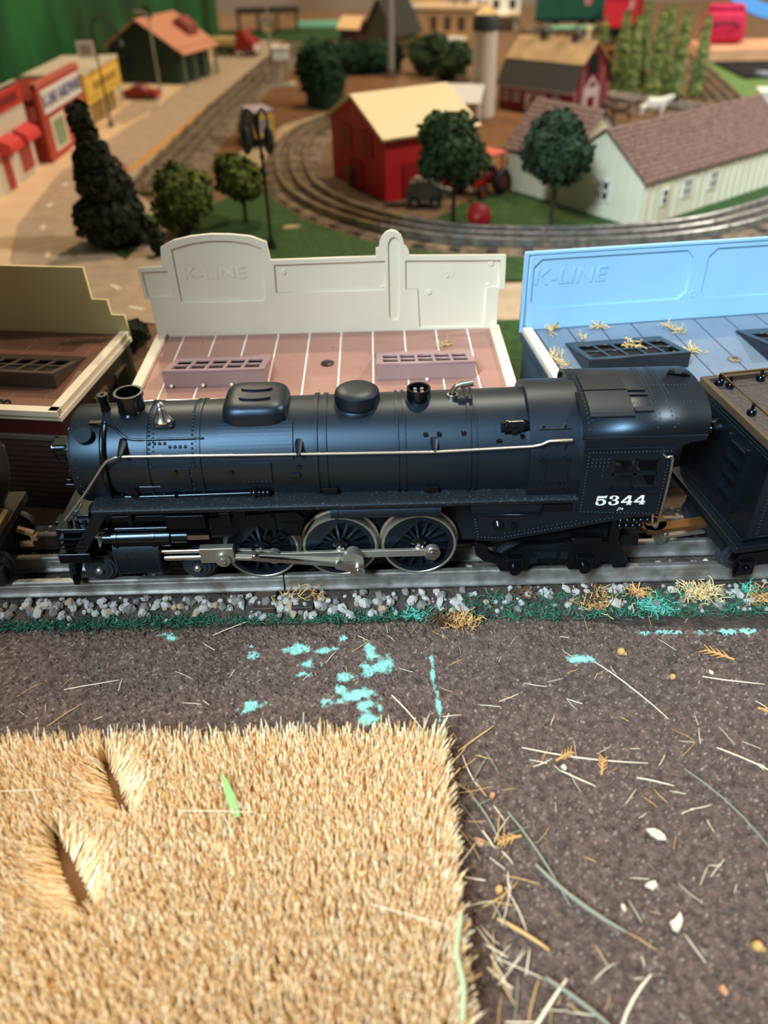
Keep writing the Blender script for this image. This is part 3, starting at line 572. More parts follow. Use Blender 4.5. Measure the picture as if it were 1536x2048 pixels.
# cab
win = [(84.6, 57.7), (101.2, 57.7), (101.2, 70.8), (84.6, 70.8)]
side = [(73.6, 46.4), (105.6, 44.2), (105.6, 71), (106.4, 73.8), (108.4, 76.2), (111.5, 77.6), (116.2, 78.2), (116.2, 79.4), (72.6, 79.4)]
for s in (-1, 1):
    holed('cab_side', side, [win], 1.4, black, loco, (0, s * 24.0, 0), ((1, 0, 0), (0, 0, 1)), 0.12)
    wf = MB()
    for z in (57.7, 64.2, 70.8): wf.b2((84.2, s * 23.6, z - .55), (101.6, s * 24.8, z + .55))
    for x in (84.6, 92.9, 101.2): wf.b2((x - .55, s * 23.6, 57.3), (x + .55, s * 24.8, 71.2))
    wf.b2((83.2, s * 24.4, 56.2), (102.2, s * 26, 57.1)); wf.build('cab_window_frame', black, loco)
    lg = MB().b2((72.4, s * 23.2, 79.2), (116.8, s * 24.8, 80.3)).b2((72.4, s * 24.2, 75.2), (105.6, s * 25.3, 76)); lg.build('cab_drip_rail', black, loco, bev=0.25)
    MB().tube(smoothpath([(102, s * 24.4, 72), (102.8, s * 26.4, 72.2), (104.8, s * 26.6, 71.6), (105.4, s * 26.4, 58), (105, s * 26.2, 41.4), (104.2, s * 26, 40.4), (103.4, s * 25.4, 41.4), (103.2, s * 24.4, 45)], 4), 0.55, 8).build('cab_grab_iron', steel, loco)
def roof_prof(t):
    P = []
    for a in range(0, 181, 6):
        c, q = math.cos(R(a)), math.sin(R(a)); k = (abs(c) ** 2.3 + abs(q) ** 2.3) ** (-1 / 2.3); P.append((-24.4 * k * c * (1 - t / 24.4), 79.2 + (8.8 - t) * k * q))
    return P
o_, i_ = roof_prof(0), roof_prof(1.3); n = len(o_); m = MB(); xr = [(71.8, 0), (115.8, 1)]
Pv = []
for x, e in xr:
    for k, p in enumerate(o_): Pv.append((x + e * 4.0 * math.sin(math.pi * k / (n - 1)), p[0], p[1]))
    for k, p in enumerate(i_): Pv.append((x + e * 4.0 * math.sin(math.pi * k / (n - 1)), p[0], p[1]))
F = []
for k in range(n - 1): F += [(k, k + 1, 2 * n + k + 1, 2 * n + k), (n + k + 1, n + k, 3 * n + k, 3 * n + k + 1), (k + 1, k, n + k, n + k + 1), (2 * n + k, 2 * n + k + 1, 3 * n + k + 1, 3 * n + k)]
F += [(0, 2 * n, 3 * n, n), (n - 1, 2 * n - 1, 4 * n - 1, 3 * n - 1)]
rf = m.add(Pv, F, False).build('cab_roof', black, loco)
for pg in rf.data.polygons: pg.use_smooth = True
def rz_(y): # roof height at y
    return float(np.interp(y, [p[0] for p in o_], [p[1] for p in o_]))
def roofpatch(m, x0, x1, y0, y1, t, n=8):
    ys = [y0 + (y1 - y0) * k / n for k in range(n + 1)]; P = [(x, y, rz_(y) - 0.2) for y in ys for x in (x0, x1)] + [(x, y, rz_(y) + t) for y in ys for x in (x0, x1)]; q = 2 * (n + 1); F = []
    for k in range(n): i = 2 * k; F += [(q + i, q + i + 1, q + i + 3, q + i + 2), (i, i + 2, q + i + 2, q + i), (i + 1, q + i + 1, q + i + 3, i + 3)]
    F += [(0, q, q + 1, 1), (2 * n, 2 * n + 1, q + 2 * n + 1, q + 2 * n)]; return m.add(P, F)
for ya, yb__ in ((-19.5, -5.5), (-4.6, 8)): m = MB(); roofpatch(m, 75, 91, ya, yb__, 0.8); m.build('roof_hatch', black, loco)
for ya, yb__ in ((-17.4, -15.4), (-5.4, -4.2), (-8.5, -7.6)): m = MB(); roofpatch(m, 91.3, 98, ya, yb__, 0.7); m.build('hatch_slide', black, loco)
m = MB().cyl((112, 9, 85), (112, 9, 88.8), 1.4, 1.2).cyl((116, 6, 86), (116, 6, 89.2), 1.2, 1.0).bar((110, 8, 88), (118, 5, 88.4), 0.8, 0.8); m.build('roof_fitting', black_gloss, loco)
rv = MB()
for x in (74.2, 98.5, 104.5):
    for y in np.linspace(-23, 18, 22): rivet(rv, (x, y, rz_(y)), 0.36, (0, 0, 1)); rivet(rv, (x + 1.5, y + 1, rz_(y + 1)), 0.3, (0, 0, 1))
for y in (-12.5, -1):
    for x in np.linspace(92, 114, 18): rivet(rv, (x, y, rz_(y)), 0.33, (0, 0, 1))
YC = -24.75
riv_line(rv, (75, YC, 73.8), (104.6, YC, 73.8), 24); riv_line(rv, (75, YC, 47.4), (75, YC, 72), 18); riv_line(rv, (75, YC, 47.2), (104.6, YC, 45.4), 22); riv_line(rv, (104.4, YC, 46.4), (104.4, YC, 72), 18)
for z in (71, 69.4, 67.8): riv_line(rv, (76.6, YC, z), (82.4, YC, z), 5)
rivet(rv, (81, YC, 66), .38); rivet(rv, (81, YC, 63.5), .38)
tag(rv.build('cab_rivets', black, loco), None, kind='stuff')
fwp = [(-24.0, 45)] + [(p[0] * 0.985, p[1] - 0.4) for p in o_] + [(24.0, 45)]
MB().prism(fwp, 'x', 72.8, 74.4).build('cab_front', black, loco)
MB().lathe([(0.01, 0), (17, 0), (17, 7), (0.01, 8)], (74.4, 0, 62), (1, 0, 0), 28).box((80, -8, 66), (2, 6, 3)).box((80, 7, 60), (2, 4, 8)).build('backhead', mat('cab_interior_brown', (96, 72, 48), 0.6), loco)
MB().b2((74, -23.2, 43), (106, 23.2, 45.6)).build('cab_floor', black_flat, loco)
m = MB()
for i in range(9): m.ball((91.5 + (i % 5) * 2.6, -23.6, 41.6 - (i // 5) * 2.6), 1.35, 8, 6)
m.tube([(88, -23, 42), (104, -23, 41.4)], 0.9, 6).build('injector_piping', black_gloss, loco)
# number on the cab: slab-serif digits 5344
def digit_polys(d):
    """filled strokes in a 10 x 10 box"""
    if d == '4': return [[(6.0, 0), (6.0, 2.2), (0.0, 2.2), (0.0, 3.4), (5.4, 10), (8.0, 10), (8.0, 3.6), (9.6, 3.6), (9.6, 2.2), (8.0, 2.2), (8.0, 0.9), (9.2, 0.9), (9.2, 0), (4.8, 0), (4.8, 0.9), (6.0, 0.9)], [(6.0, 3.6), (6.0, 7.9), (2.0, 3.6)]]
    if d == '5': return [[(1.2, 10), (8.6, 10), (8.9, 10.8), (9.4, 10.8), (9.0, 8.0), (2.2, 8.0), (2.0, 6.2), (3.4, 6.7), (5.2, 6.8), (7.4, 6.3), (9.0, 5.0), (9.4, 3.3), (8.8, 1.5), (7.0, 0.2), (4.6, -0.2), (2.2, 0.1), (0.6, 1.2), (0.2, 2.6), (0.9, 3.7), (2.2, 3.8), (3.0, 2.9), (2.6, 1.9), (2.9, 1.0), (4.2, 0.7), (5.8, 1.1), (6.8, 2.3), (6.8, 4.2), (5.9, 5.4), (4.4, 5.8), (2.6, 5.4), (1.2, 4.5), (0.6, 4.6)]]
    return [[(0.6, 7.6), (0.9, 9.1), (2.6, 10.1), (4.8, 10.3), (7.2, 9.9), (8.6, 8.7), (8.6, 7.0), (7.6, 5.8), (6.2, 5.3), (8.2, 4.6), (9.3, 3.2), (9.0, 1.5), (7.4, 0.2), (4.8, -0.2), (2.2, 0.1), (0.6, 1.2), (0.2, 2.6), (0.9, 3.6), (2.2, 3.6), (2.9, 2.7), (2.6, 1.7), (3.0, 0.9), (4.4, 0.6), (6.0, 1.0), (6.8, 2.4), (6.4, 4.0), (5.2, 4.8), (3.4, 4.9), (3.4, 5.7), (5.0, 5.8), (6.0, 6.7), (6.2, 8.1), (5.6, 9.2), (4.6, 9.6), (3.3, 9.3), (3.0, 8.6), (3.3, 7.9), (2.9, 7.0), (1.8, 6.7), (0.9, 7.0)]]
S_ = 0.42
for i, d in enumerate('5344'):
    polys = [[(p[0] * 0.44, p[1] * S_) for p in q] for q in digit_polys(d)]
    holed('number_digit', polys[0], polys[1:], 0.16, white_paint, loco, (80.0 + i * 4.9, -24.86, 50.2), ((1, 0, 0), (0, 0, 1)))
text('class_lettering', 'J1e', 1.7, 0.1, white_paint, loco, (90, -24.86, 48.3), ((1, 0, 0), (0, 0, 1)), shear=0.3)

# ------------------------------------------------------------------ tender behind the cab
td = thing('coal_tender', 'black riveted tender with ladder and wire handrail behind the locomotive cab', 'tender', (134, -4, 12.3), R(9))
def tb_(a, b): return MB().b2(a, b)
W = 27.5
MB().prism([(-W + 3, 21), (-W, 24), (-W, 60), (-W + 2, 63), (W - 2, 63), (W, 60), (W, 24), (W - 3, 21)], 'x', 0, 150).build('tank_body', black, td, bev=1.2)
MB().b2((-3.5, -W - 1, 18.4), (152, W + 1, 21.4)).build('underframe', black, td, bev=0.5)
deck_m = mat('tender_deck', (62, 58, 58), 0.5, bump=0.4, bscale=60)
MB().b2((4, -W + 3, 62.4), (150, W - 3, 64.2)).build('top_deck', deck_m, td)
c = MB()
for a, b in (((0, -W + .3, 62.5), (150, -W + 2.6, 66.2)), ((0, W - 2.6, 62.5), (150, W - .3, 66.2)), ((0, -W + 2.6, 62.5), (2.4, W - 2.6, 66.2))): c.b2(a, b)
c.build('coal_collar', mat('tender_collar_brown', (74, 62, 50), 0.45), td, bev=0.5)
MB().tube([(150, W - 5, 69), (6, W - 5, 69), (6, -W + 6, 69), (150, -W + 6, 69)], 0.55, 8).build('deck_handrail', brass, td)
for p in ((6, W - 5), (9, W - 8), (24, W - 5), (6, -W + 8), (22, -W + 6), (6, -2)): MB().cyl((p[0], p[1], 64), (p[0], p[1], 69), 0.7).ball((p[0], p[1], 65), 1.9, 10, 6).build('handrail_post', black_gloss, td)
ld = MB()
for s in (-6.2, 6.2): ld.b2((-2.2, -10 + s - .7, 30), (0, -10 + s + .7, 58))
ld = ld.build('ladder', black, td)
for z in (34, 41, 48, 55): MB().b2((-2.0, -16, z), (0, -4, z + 1.2)).build('rung', black, ld)
MB().cyl((0, 8, 53), (-3, 8, 53), 4.2, 3.6, 20).lathe([(2, 0), (1.6, 0.8), (0.01, 1)], (-3, 8, 53), (-1, 0, 0), 12).build('backup_lamp', black_gloss, td)
MB().ball((6, -W + 1, 58), 6.2, 16, 10, (1, .7, .75)).build('water_hatch_dome', black_gloss, td)
rv = MB(); riv_line(rv, (-.1, -W + 2, 22.4), (-.1, W - 2, 22.4), 44, .3, (-1, 0, 0)); riv_line(rv, (-.1, -W + 2, 60), (-.1, W - 2, 60), 40, .3, (-1, 0, 0)); riv_line(rv, (-.1, -W + 2, 61.5), (-.1, W - 2, 61.5), 40, .3, (-1, 0, 0)); riv_line(rv, (-.1, 20, 26), (-.1, 20, 58), 26, .3, (-1, 0, 0))
riv_line(rv, (4, -W - .1, 25), (34, -W - .1, 25), 30, .3); riv_line(rv, (4, -W - .1, 58), (34, -W - .1, 58), 30, .3); riv_line(rv, (4, -W - .1, 25), (4, -W - .1, 58), 22, .3)
tag(rv.build('rivets', black, td), None, kind='stuff')
tk = MB().prism([(2, 2.2), (8, 2.2), (9, 7), (26, 7), (27, 2.2), (34, 2.2), (36, 9), (34, 14), (2, 14), (0, 9)], 'y', -W + 3, -W + 6.4).build('tender_truck_frame', black_gloss, td, bev=0.5)
MB().box((6, -W + 2.6, 7), (7, 2, 7)).cyl((6, -W + 2, 7), (6, -W, 7), 1.6, 1.3).build('journal_box', black_gloss, tk, bev=0.4)
for x in (6, 31):
    for s in (-1, 1): MB().lathe([(0.01, 0), (5.8, 0), (5.8, 3), (6.6, 3.4), (6.6, 4.4), (0.01, 4.4)], (x, s * 18, 6.8), (0, -s, 0), 26).build('tender_wheel', tire_grey, td)
MB().b2((0, -16, 9), (36, 16, 14)).build('truck_bolster', black_flat, td)
MB().b2((-26, -2.5, 11), (6, 2.5, 13)).ring((-22, 4, 11.4), (0, 0, 1), 3.6, 6.6, 1.6, 24).build('drawbar', mat('drawbar_brown', (104, 74, 44), 0.45, 0.6), td)
rl = MB().b2((-18, 0, 5.6), (2, 9, 7)).cyl((-15, 2, 3.4), (-15, 2, 9), 1.2).ring((-15, 3, 4.0), (0, 1, 0), 1.2, 4.0, 2.4, 20).build('pickup_roller', steel_dull, td)

# dark tank car standing ahead of the locomotive at the picture's edge
tc_ = thing('tank_car', 'very dark riveted tank car end ahead of the locomotive pilot', 'tank car', (-153, 0, 12), 0)
tmat = mat('tank_car_black', (20, 19, 18), 0.6)
MB().lathe([(0.01, 0), (9, -0.8), (15, -3), (18.5, -6), (20, -9), (20, -60)], (0, 0, 44), (1, 0, 0), 40).build('tank', tmat, tc_)
MB().b2((-70, -18, 18), (-2, 18, 22)).build('underframe', tmat, tc_, bev=0.5)
m = MB()
for a in range(0, 360, 20): m.cyl((-7, 19.0 * math.cos(R(a)), 44 + 19.2 * math.sin(R(a))), (-5.4, 19.4 * math.cos(R(a)), 44 + 19.4 * math.sin(R(a))), 1.3, 0.9, 8)
tag(m.build('rivets', mat('tarnished_bolt', (92, 82, 70), 0.5), tc_), None, kind='stuff')
MB().box((-3, -8, 24), (3, 10, 8), ry=.3).box((3, -3, 16), (7, 2.4, 2.4), ry=.4).box((6, -3, 13), (3, 2.6, 3)).box((3, -5, 11), (6, 2, 2.4)).build('coupler', mat('coupler_tan', (120, 92, 62), 0.6), tc_, bev=0.5)
t = MB().prism([(-40, 1), (-32, 1), (-30, 7), (-14, 7), (-12, 1), (-4, 1), (-3, 9), (-8, 14), (-36, 14), (-42, 9)], 'y', -20, -17).build('truck_frame', tmat, tc_, bev=0.5)
for x in (-8, -36):
    for s in (-1, 1): MB().lathe([(0.01, 0), (6.4, 0), (6.4, 3), (7.4, 3.4), (7.4, 4.4), (0.01, 4.4)], (x, s * 16, 6.8), (0, -s, 0), 24).build('wheel', tmat, tc_)
MB().b2((-38, -15, 9), (-6, 15, 18)).build('truck_bolster', tmat, tc_)

# ------------------------------------------------------------------ the three flat-roofed stores behind the locomotive
def plastic(name, c, c2, rough=0.45, specks=None):
    m = mat(name, c, rough, col2=c2, scale=3, bump=0.03, bscale=90)
    if specks:
        nt = m.node_tree; N = nt.nodes; L = nt.links; b = N['Principled BSDF']; src = b.inputs['Base Color'].links[0].from_socket
        tc = N.new('ShaderNodeTexCoord'); n = N.new('ShaderNodeTexNoise'); n.inputs['Scale'].default_value = 42; n.inputs['Detail'].default_value = 2; L.new(tc.outputs['Object'], n.inputs['Vector'])
        cr = N.new('ShaderNodeValToRGB'); cr.color_ramp.elements[0].position = 0.70; cr.color_ramp.elements[1].position = 0.74; L.new(n.outputs['Fac'], cr.inputs['Fac'])
        mx = N.new('ShaderNodeMix'); mx.data_type = 'RGBA'; L.new(cr.outputs['Color'], mx.inputs[0]); L.new(src, mx.inputs[6]); mx.inputs[7].default_value = (*lin(specks), 1); L.new(mx.outputs[2], b.inputs['Base Color'])
    return m
pink_m = plastic('roof_dusty_pink', (158, 118, 106), (148, 109, 98), 0.5, (70, 50, 48))
pinksk_m = plastic('skylight_mauve', (160, 132, 132), (152, 124, 124))
brown_m = plastic('roof_brown', (112, 76, 58), (100, 68, 52), 0.5)
brownsk_m = plastic('skylight_dark_brown', (66, 52, 42), (56, 44, 36))
bluegrey_m = plastic('roof_blue_grey', (106, 124, 144), (98, 116, 136), 0.5, (60, 60, 64))
blacksk_m = plastic('skylight_black', (24, 28, 34), (32, 36, 42), 0.35)
cream_m = plastic('facade_cream', (226, 220, 200), (220, 213, 193))
olive_m = plastic('facade_pale_olive', (204, 190, 136), (196, 182, 128))
blue_m = plastic('facade_sky_blue', (150, 200, 236), (144, 195, 232))
trim_m = plastic('cornice_offwhite', (226, 214, 190), (216, 202, 178))
sidewall_m = plastic('store_wall_dark', (58, 40, 34), (50, 34, 30))
redtrim_m = plastic('dark_red_band', (74, 22, 18), (64, 18, 16))
bluetrim_m = plastic('store_wall_slate', (64, 78, 96), (58, 70, 86))
dark_in = mat('store_dark_interior', (34, 26, 22), 0.9)
seam_white = mat('seam_white_glue', (226, 222, 214), 0.6)
seam_dark = mat('seam_dark_gap', (60, 58, 60), 0.8)
screw_m = mat('screw_dark', (58, 52, 50), 0.4, 0.7)

def skylight(t, x0, x1, yf, yb, z0, h, mt, nx=5):
    """wedge: tall towards the track, level with the roof at its back"""
    b = MB(); th = 1.0
    b.prism([(yf, z0), (yf + th, z0), (yf + th, z0 + h - .4), (yf, z0 + h)], 'x', x0, x1)
    for xa, xb in ((x0, x0 + th), (x1 - th, x1)): b.prism([(yf + th, z0), (yb, z0), (yb, z0 + .6), (yf + th, z0 + h - .5)], 'x', xa, xb)
    b = b.build('skylight', mt, t, bev=0.25)
    D = math.hypot(yb - yf, h - .6); ax = (0, (yb - yf) / D, -(h - .6) / D); mx, my = 3.0, 3.4; W = x1 - x0; gap = 1.3
    cw = (W - 2 * mx - gap * (nx - 1)) / nx; ch = (D * 0.84 - 2 * my - gap) / 2; hs = []
    for i in range(nx):
        for j in range(2):
            a = mx + i * (cw + gap); c = my + j * (ch + gap); hs.append([(a, c), (a + cw, c), (a + cw, c + ch), (a, c + ch)])
    holed('glazing_grid', [(0, 0), (W, 0), (W, D), (0, D)], hs, 0.9, mt, b, (x0, yf, z0 + h - .4), ((1, 0, 0), ax), 0.05)
    MB().b2((x0 + 1.2, yf + 1.4, z0 + 0.05), (x1 - 1.2, yb - 1.2, z0 + 0.35)).build('skylight_shade_plate', dark_in, b)  # dark plate added under the grid, stands in for shade inside
    return b
def roof_screw(t, x, y, z, mt=screw_m):
    s = MB().lathe([(0.01, 0), (3.2, 0), (3.3, 0.5), (2.6, 0.9), (0.01, 1.0)], (x, y, z), (0, 0, 1), 20).build('roof_screw', mt, t)
    MB().box((x, y, z + 1.0), (3, 0.6, 0.3), rz=.5).box((x, y, z + 1.0), (0.6, 3, 0.3), rz=.5).build('screw_slot', seam_dark, s)
def planks(t, x0, x1, yf, yb, z, pitch, first, gap, mt, seam):
    MB().b2((x0, yf, z - 2.4), (x1, yb, z - 0.35)).build('roof_deck', seam, t)
    xs = [x0]; x = first
    while x < x1 - 2: xs.append(x); x += pitch
    xs.append(x1)
    for a, b in zip(xs[:-1], xs[1:]):
        MB().b2((a + (gap / 2 if a > x0 else 0), yf, z - 1.4), (b - (gap / 2 if b < x1 else 0), yb, z)).build('roof_plank', mt, t, bev=0.15, seg=1)
def cornice(t, x0, x1, yf, yb, z, w, mt, sides='LRF'):
    if 'L' in sides: MB().b2((x0 - .6, yf, z - 3), (x0 + w, yb, z)).build('cornice', mt, t, bev=0.3)
    if 'R' in sides: MB().b2((x1 - w, yf, z - 3), (x1 + .6, yb, z)).build('cornice', mt, t, bev=0.3)
    if 'F' in sides: MB().b2((x0 - .6, yf - .8, z - 3), (x1 + .6, yf + w, z)).build('cornice', mt, t, bev=0.3)
def shell(t, x0, x1, yf, yb, z, mt):
    m = MB(); m.b2((x0, yf, 0), (x1, yf + 2, z)); m.b2((x0, yb - 2, 0), (x1, yb, z)); m.b2((x0, yf + 2, 0), (x0 + 2, yb - 2, z)); m.b2((x1 - 2, yf + 2, 0), (x1, yb - 2, z)); m.build('wall_shell', mt, t)
def arc2(cx, cz, r, a0, a1, n): return [(cx + r * math.cos(R(a0 + (a1 - a0) * i / n)), cz + r * math.sin(R(a0 + (a1 - a0) * i / n))) for i in range(n + 1)]

# centre store, dusty pink roof and cream stepped facade
s2 = thing('store_building', 'store with dusty pink plank roof and cream arched facade behind the locomotive boiler', 'building', (-27.5, 90, 0), 0, None, world=True)
shell(s2, -117, 62.5, 49, 131, 51, sidewall_m)
planks(s2, -116.5, 62, 50, 131, 53, 16.75, -104, 1.0, pink_m, seam_white)
cornice(s2, -117.5, 63, 48.5, 131, 55, 4.5, trim_m)
skylight(s2, -102.5, -54.5, 73.5, 104, 53, 8.6, pinksk_m); skylight(s2, -1.6, 45.2, 75.5, 104, 53, 8.6, pinksk_m)
roof_screw(s2, -26.1, 94.2, 53)
out = [(-118, 52), (-118, 73.6), (-120.6, 73.8), (-121.6, 90), (-109, 90.6), (-107.7, 100.4), (-101, 103.6), (-92, 105.4), (-82, 106.2), (-72, 105.8), (-62.5, 104.6), (-55, 101.5), (-54, 92.4), (-0.6, 92.9), (-0.6, 97), (1.0, 97.2), (1.4, 100.2), (2.4, 102.6), (4.4, 104.8), (7.0, 105.8), (9.8, 105.2), (12, 103.2), (13, 100.6), (13.2, 98.4), (14.6, 97.2), (15.8, 95.2), (16, 92.9), (64.8, 91.9), (65.4, 74.3), (62.5, 74.2), (62.5, 52)]
holed('facade', out, [], 1.2, cream_m, s2, (0, 133.0, 0), ((1, 0, 0), (0, 0, 1)))
panel = [(-102.6, 72.4), (-100.4, 71.2), (-60.2, 71.0), (-58.2, 73), (-57.8, 98.8), (-64, 101.4), (-73, 102.8), (-82, 103.2), (-92, 102.2), (-102.9, 99.4)]
slot = [(5.4, 61.5), (5.9, 59.6), (7.6, 58.6), (9.6, 58.9), (10.9, 60.6), (11.4, 78), (11.4, 98.5), (10.7, 101.2), (8.6, 102.8), (6.4, 101.8), (5.3, 99)]
fl = holed('facade_relief', out, [panel, slot, [(-119.4, 75), (-106.5, 75), (-106.5, 88.4), (-119.9, 88.2)], [(-53, 75.2), (4, 75.2), (4, 90.8), (-52.5, 90.2)], [(21.4, 54.4), (22.6, 54), (56, 54), (56, 75.4), (62.4, 75.4), (62.4, 89.6), (14, 90.6), (14, 75.4), (20.2, 75.4)]], 1.0, cream_m, s2, (0, 131.95, 0), ((1, 0, 0), (0, 0, 1)), 0.12)
for x, z in ((2.4, 76.4), (26.4, 73.4), (-48, 86), (56.8, 76), (57.8, 87.6)): MB().cyl((x, 132.5, z), (x, 131.9, z), 1.5, 1.2, 14).build('mould_mark', cream_m, s2)
text('embossed_lettering', 'K-LINE', 9, 0.5, cream_m, s2, (-83, 132.4, 86), ((1, 0, 0), (0, 0, 1)), sx=1.2)
text('embossed_lettering', '21', 5, 0.5, cream_m, s2, (37, 132.4, 82), ((1, 0, 0), (0, 0, 1)))
for x in (-99, -84, -70.5, 22): MB().ball((x, 72.6, 54.2), 0.9, 8, 6).build('glue_blob', seam_white, s2)

# right-hand store, blue facade
s3 = thing('store_building', 'store with sky blue facade and blue-grey plank roof behind the locomotive cab', 'building', (76, 126.4, 0), R(6))
shell(s3, 0.5, 178, -78, 0, 51, bluetrim_m)
planks(s3, 1, 177, -78, 0, 53, 17.4, 6.6, 0.7, bluegrey_m, seam_dark)
cornice(s3, 0, 178, -79, 0, 55, 4.5, trim_m, 'LF'); MB().b2((-1.4, -79, 48.6), (0.3, 0, 52.4)).build('cornice_edge', bluetrim_m, s3)
skylight(s3, 17, 67, -53.6, -19, 53, 8.0, blacksk_m); skylight(s3, 108, 158, -53.6, -19, 53, 8.0, blacksk_m)
roof_screw(s3, 92.6, -49.4, 53, mat('screw_grey', (120, 116, 108), 0.5, 0.5))
bo = [(-1.8, 52), (-1.8, 94.4), (178, 94.4), (178, 52)]
holed('facade', bo, [], 1.2, blue_m, s3, (0, 2.4, 0), ((1, 0, 0), (0, 0, 1)))
def octp(x0, x1, z0, z1, c): return [(x0 + c, z0), (x1 - c, z0), (x1, z0 + c), (x1, z1 - c), (x1 - c, z1), (x0 + c, z1), (x0, z1 - c), (x0, z0 + c)]
holed('facade_relief', [(1.2, 53), (1.2, 92.4), (178, 92.4), (178, 53)], [octp(2.8, 87, 64.4, 90.6, 4), octp(95, 170, 63.6, 90.6, 4)], 0.7, blue_m, s3, (0, 1.4, 0), ((1, 0, 0), (0, 0, 1)), 0.12)
MB().b2((-1.8, 0.6, 52), (-0.2, 1.8, 94.4)).b2((-0.2, 0.6, 93.2), (178, 1.8, 94.4)).build('facade_rim', blue_m, s3)
text('embossed_lettering', 'K-LINE', 11.5, 0.5, blue_m, s3, (22.5, 1.7, 80.5), ((1, 0, 0), (0, 0, 1)), sx=1.12, shear=0.12)
MB().ring((91, 1.1, 66.8), (0, -1, 0), 0.9, 1.9, 0.5, 16).build('mould_mark', blue_m, s3)

# left-hand store, pale olive stepped facade
s1 = thing('store_building', 'store with dark brown roof and pale olive stepped facade beyond the smokebox', 'building', (-134.8, 135.1, 0), R(-8))
shell(s1, -150, -0.5, -84, 0, 51, sidewall_m)
planks(s1, -150, -1, -85, 0, 53, 17, -132, 0.6, brown_m, mat('seam_brown', (150, 112, 88), 0.7))
cornice(s1, -150, 0, -86, 0, 55, 4.2, trim_m, 'RF')
MB().b2((-150, -85.6, 49.5), (1.5, -84.4, 52)).b2((0.2, -86, 49.5), (1.6, 0, 52)).build('cornice_step', trim_m, s1, bev=0.2)
MB().b2((-150, -84.8, 41.5), (0.3, -83.9, 49.4)).build('red_band', redtrim_m, s1)
MB().b2((-150, -86.2, 38.8), (0.6, -84, 41.4)).build('belt_course', mat('belt_grey', (96, 88, 80), 0.5), s1, bev=0.3)
clap = MB().prism([(-86.0, 0), (-84.1, 0), (-84.1, 3.0), (-84.9, 3.0)], 'x', -150, 0).mesh('clapboard'); clap.materials.append(sidewall_m)
for k in range(13):
    o = bpy.data.objects.new('clapboard', clap); COL.objects.link(o); o.parent = s1; o.location = (0, 0, (0.4 + k * 2.95) * K)
for y in (-70, -44, -18):
    w = MB().b2((-0.6, y - 7, 16), (0.7, y + 7, 42)).build('side_window', mat('side_window_trim', (110, 92, 70), 0.5) if 'side_window_trim' not in MATS else MATS['side_window_trim'], s1)
    for a, b in ((17, 28.4), (29.6, 41)):
        for c in (-6, 0.5): MB().b2((0.5, y + c, a), (0.9, y + c + 5.5, b)).build('pane', dark_in, w)
holed('facade', [(-150, 52), (-150, 89), (-16.6, 89), (-16.0, 72), (-7.7, 72), (-7.2, 63.7), (0, 63.6), (0.6, 52)], [], 1.6, olive_m, s1, (0, 0.9, 0), ((1, 0, 0), (0, 0, 1)), 0.15)
skylight(s1, -62, -11, -62, -29, 53, 8.0, brownsk_m)
MB().tube([(-42 + i * 0.9, -77 + 1.0 * math.sin(i * 1.7), 53.7 + 0.4 * math.cos(i * 1.7)) for i in range(18)], 0.55, 6).build('black_squiggle', black_flat, s1)

# dried tufts lying on the blue store's roof
tuft_m = mat('dry_tuft', (196, 172, 116), 0.9, island=[(176, 148, 92), (206, 184, 130), (188, 160, 104)])
def strand(m, p, L, r, rg, curl=1.0, up=0.3):
    a = rg.uniform(0, 6.28); P = [Vector(p)]; d = Vector((math.cos(a), math.sin(a), rg.uniform(0, up)))
    for i in range(4):
        d = (d + Vector((rg.gauss(0, .5), rg.gauss(0, .5), rg.gauss(0, .35))) * curl).normalized(); P.append(P[-1] + d * L / 4)
    P = [Vector((q.x, q.y, max(q.z, p[2] - 0.15))) for q in P]; m.tube(P, r, 3, False, False)
def tuft(label, x, y, z, rx, ry, n, L, mt, group, rz=0, r=0.22, seed=1, hz=1.0):
    rg = random.Random(seed); m = MB(); t = []
    for i in range(n):
        u, v = rg.gauss(0, .45), rg.gauss(0, .45); px, py = u * rx, v * ry
        strand(m, (x + px * math.cos(rz) - py * math.sin(rz), y + px * math.sin(rz) + py * math.cos(rz), z + r + abs(rg.gauss(0, .5)) * hz), L * rg.uniform(.6, 1.3), r, rg)
    c = (x, y, z); o = bpy.data.objects.new('dry_tuft', m.mesh('dry_tuft', c)); COL.objects.link(o); o.location = Vector(c) * K; o.data.materials.append(mt)
    return tag(o, label, 'dried tuft', group)
def on3(x, y, z=53): c, q = math.cos(R(6)), math.sin(R(6)); return (76 + x * c - y * q, 126.4 + x * q + y * c, z)
tg = 'dried tufts on the blue store roof'
for i, (lb, x, y, z, rx, ry, n, rz) in enumerate([('dried tuft against the left end of the blue facade', 14, -4, 53, 2.5, 6, 26, -.4), ('dried tuft along the roof edge beside the black skylight', 7, -36, 53, 3, 12, 34, .3), ('dried tuft lying on the black skylight grid', 43, -42, 60.4, 3.5, 3, 20, 0), ('long dried tuft on the roof behind the black skylight', 77, -13, 53, 8, 1.6, 22, -.9), ('dried tuft on the roof between black skylight and screw', 76, -38, 53, 9, 2, 26, .2), ('small dried tuft at the foot of the blue facade', 40, -3, 53, 5, 1.5, 14, .1), ('thin dried tuft just behind the black skylight', 28, -17, 53, 4, 2, 8, .5)]):
    p = on3(x, y, z); tuft(lb, p[0], p[1], z + .5, rx, ry, n, 4.5, tuft_m, tg, rz + R(6), 0.28, i + 3)
tuft('dried tuft on the pink roof by the right skylight', 33, 110, 53.1, 4, 1.6, 18, 4, tuft_m, None, .3, 0.25, 31)

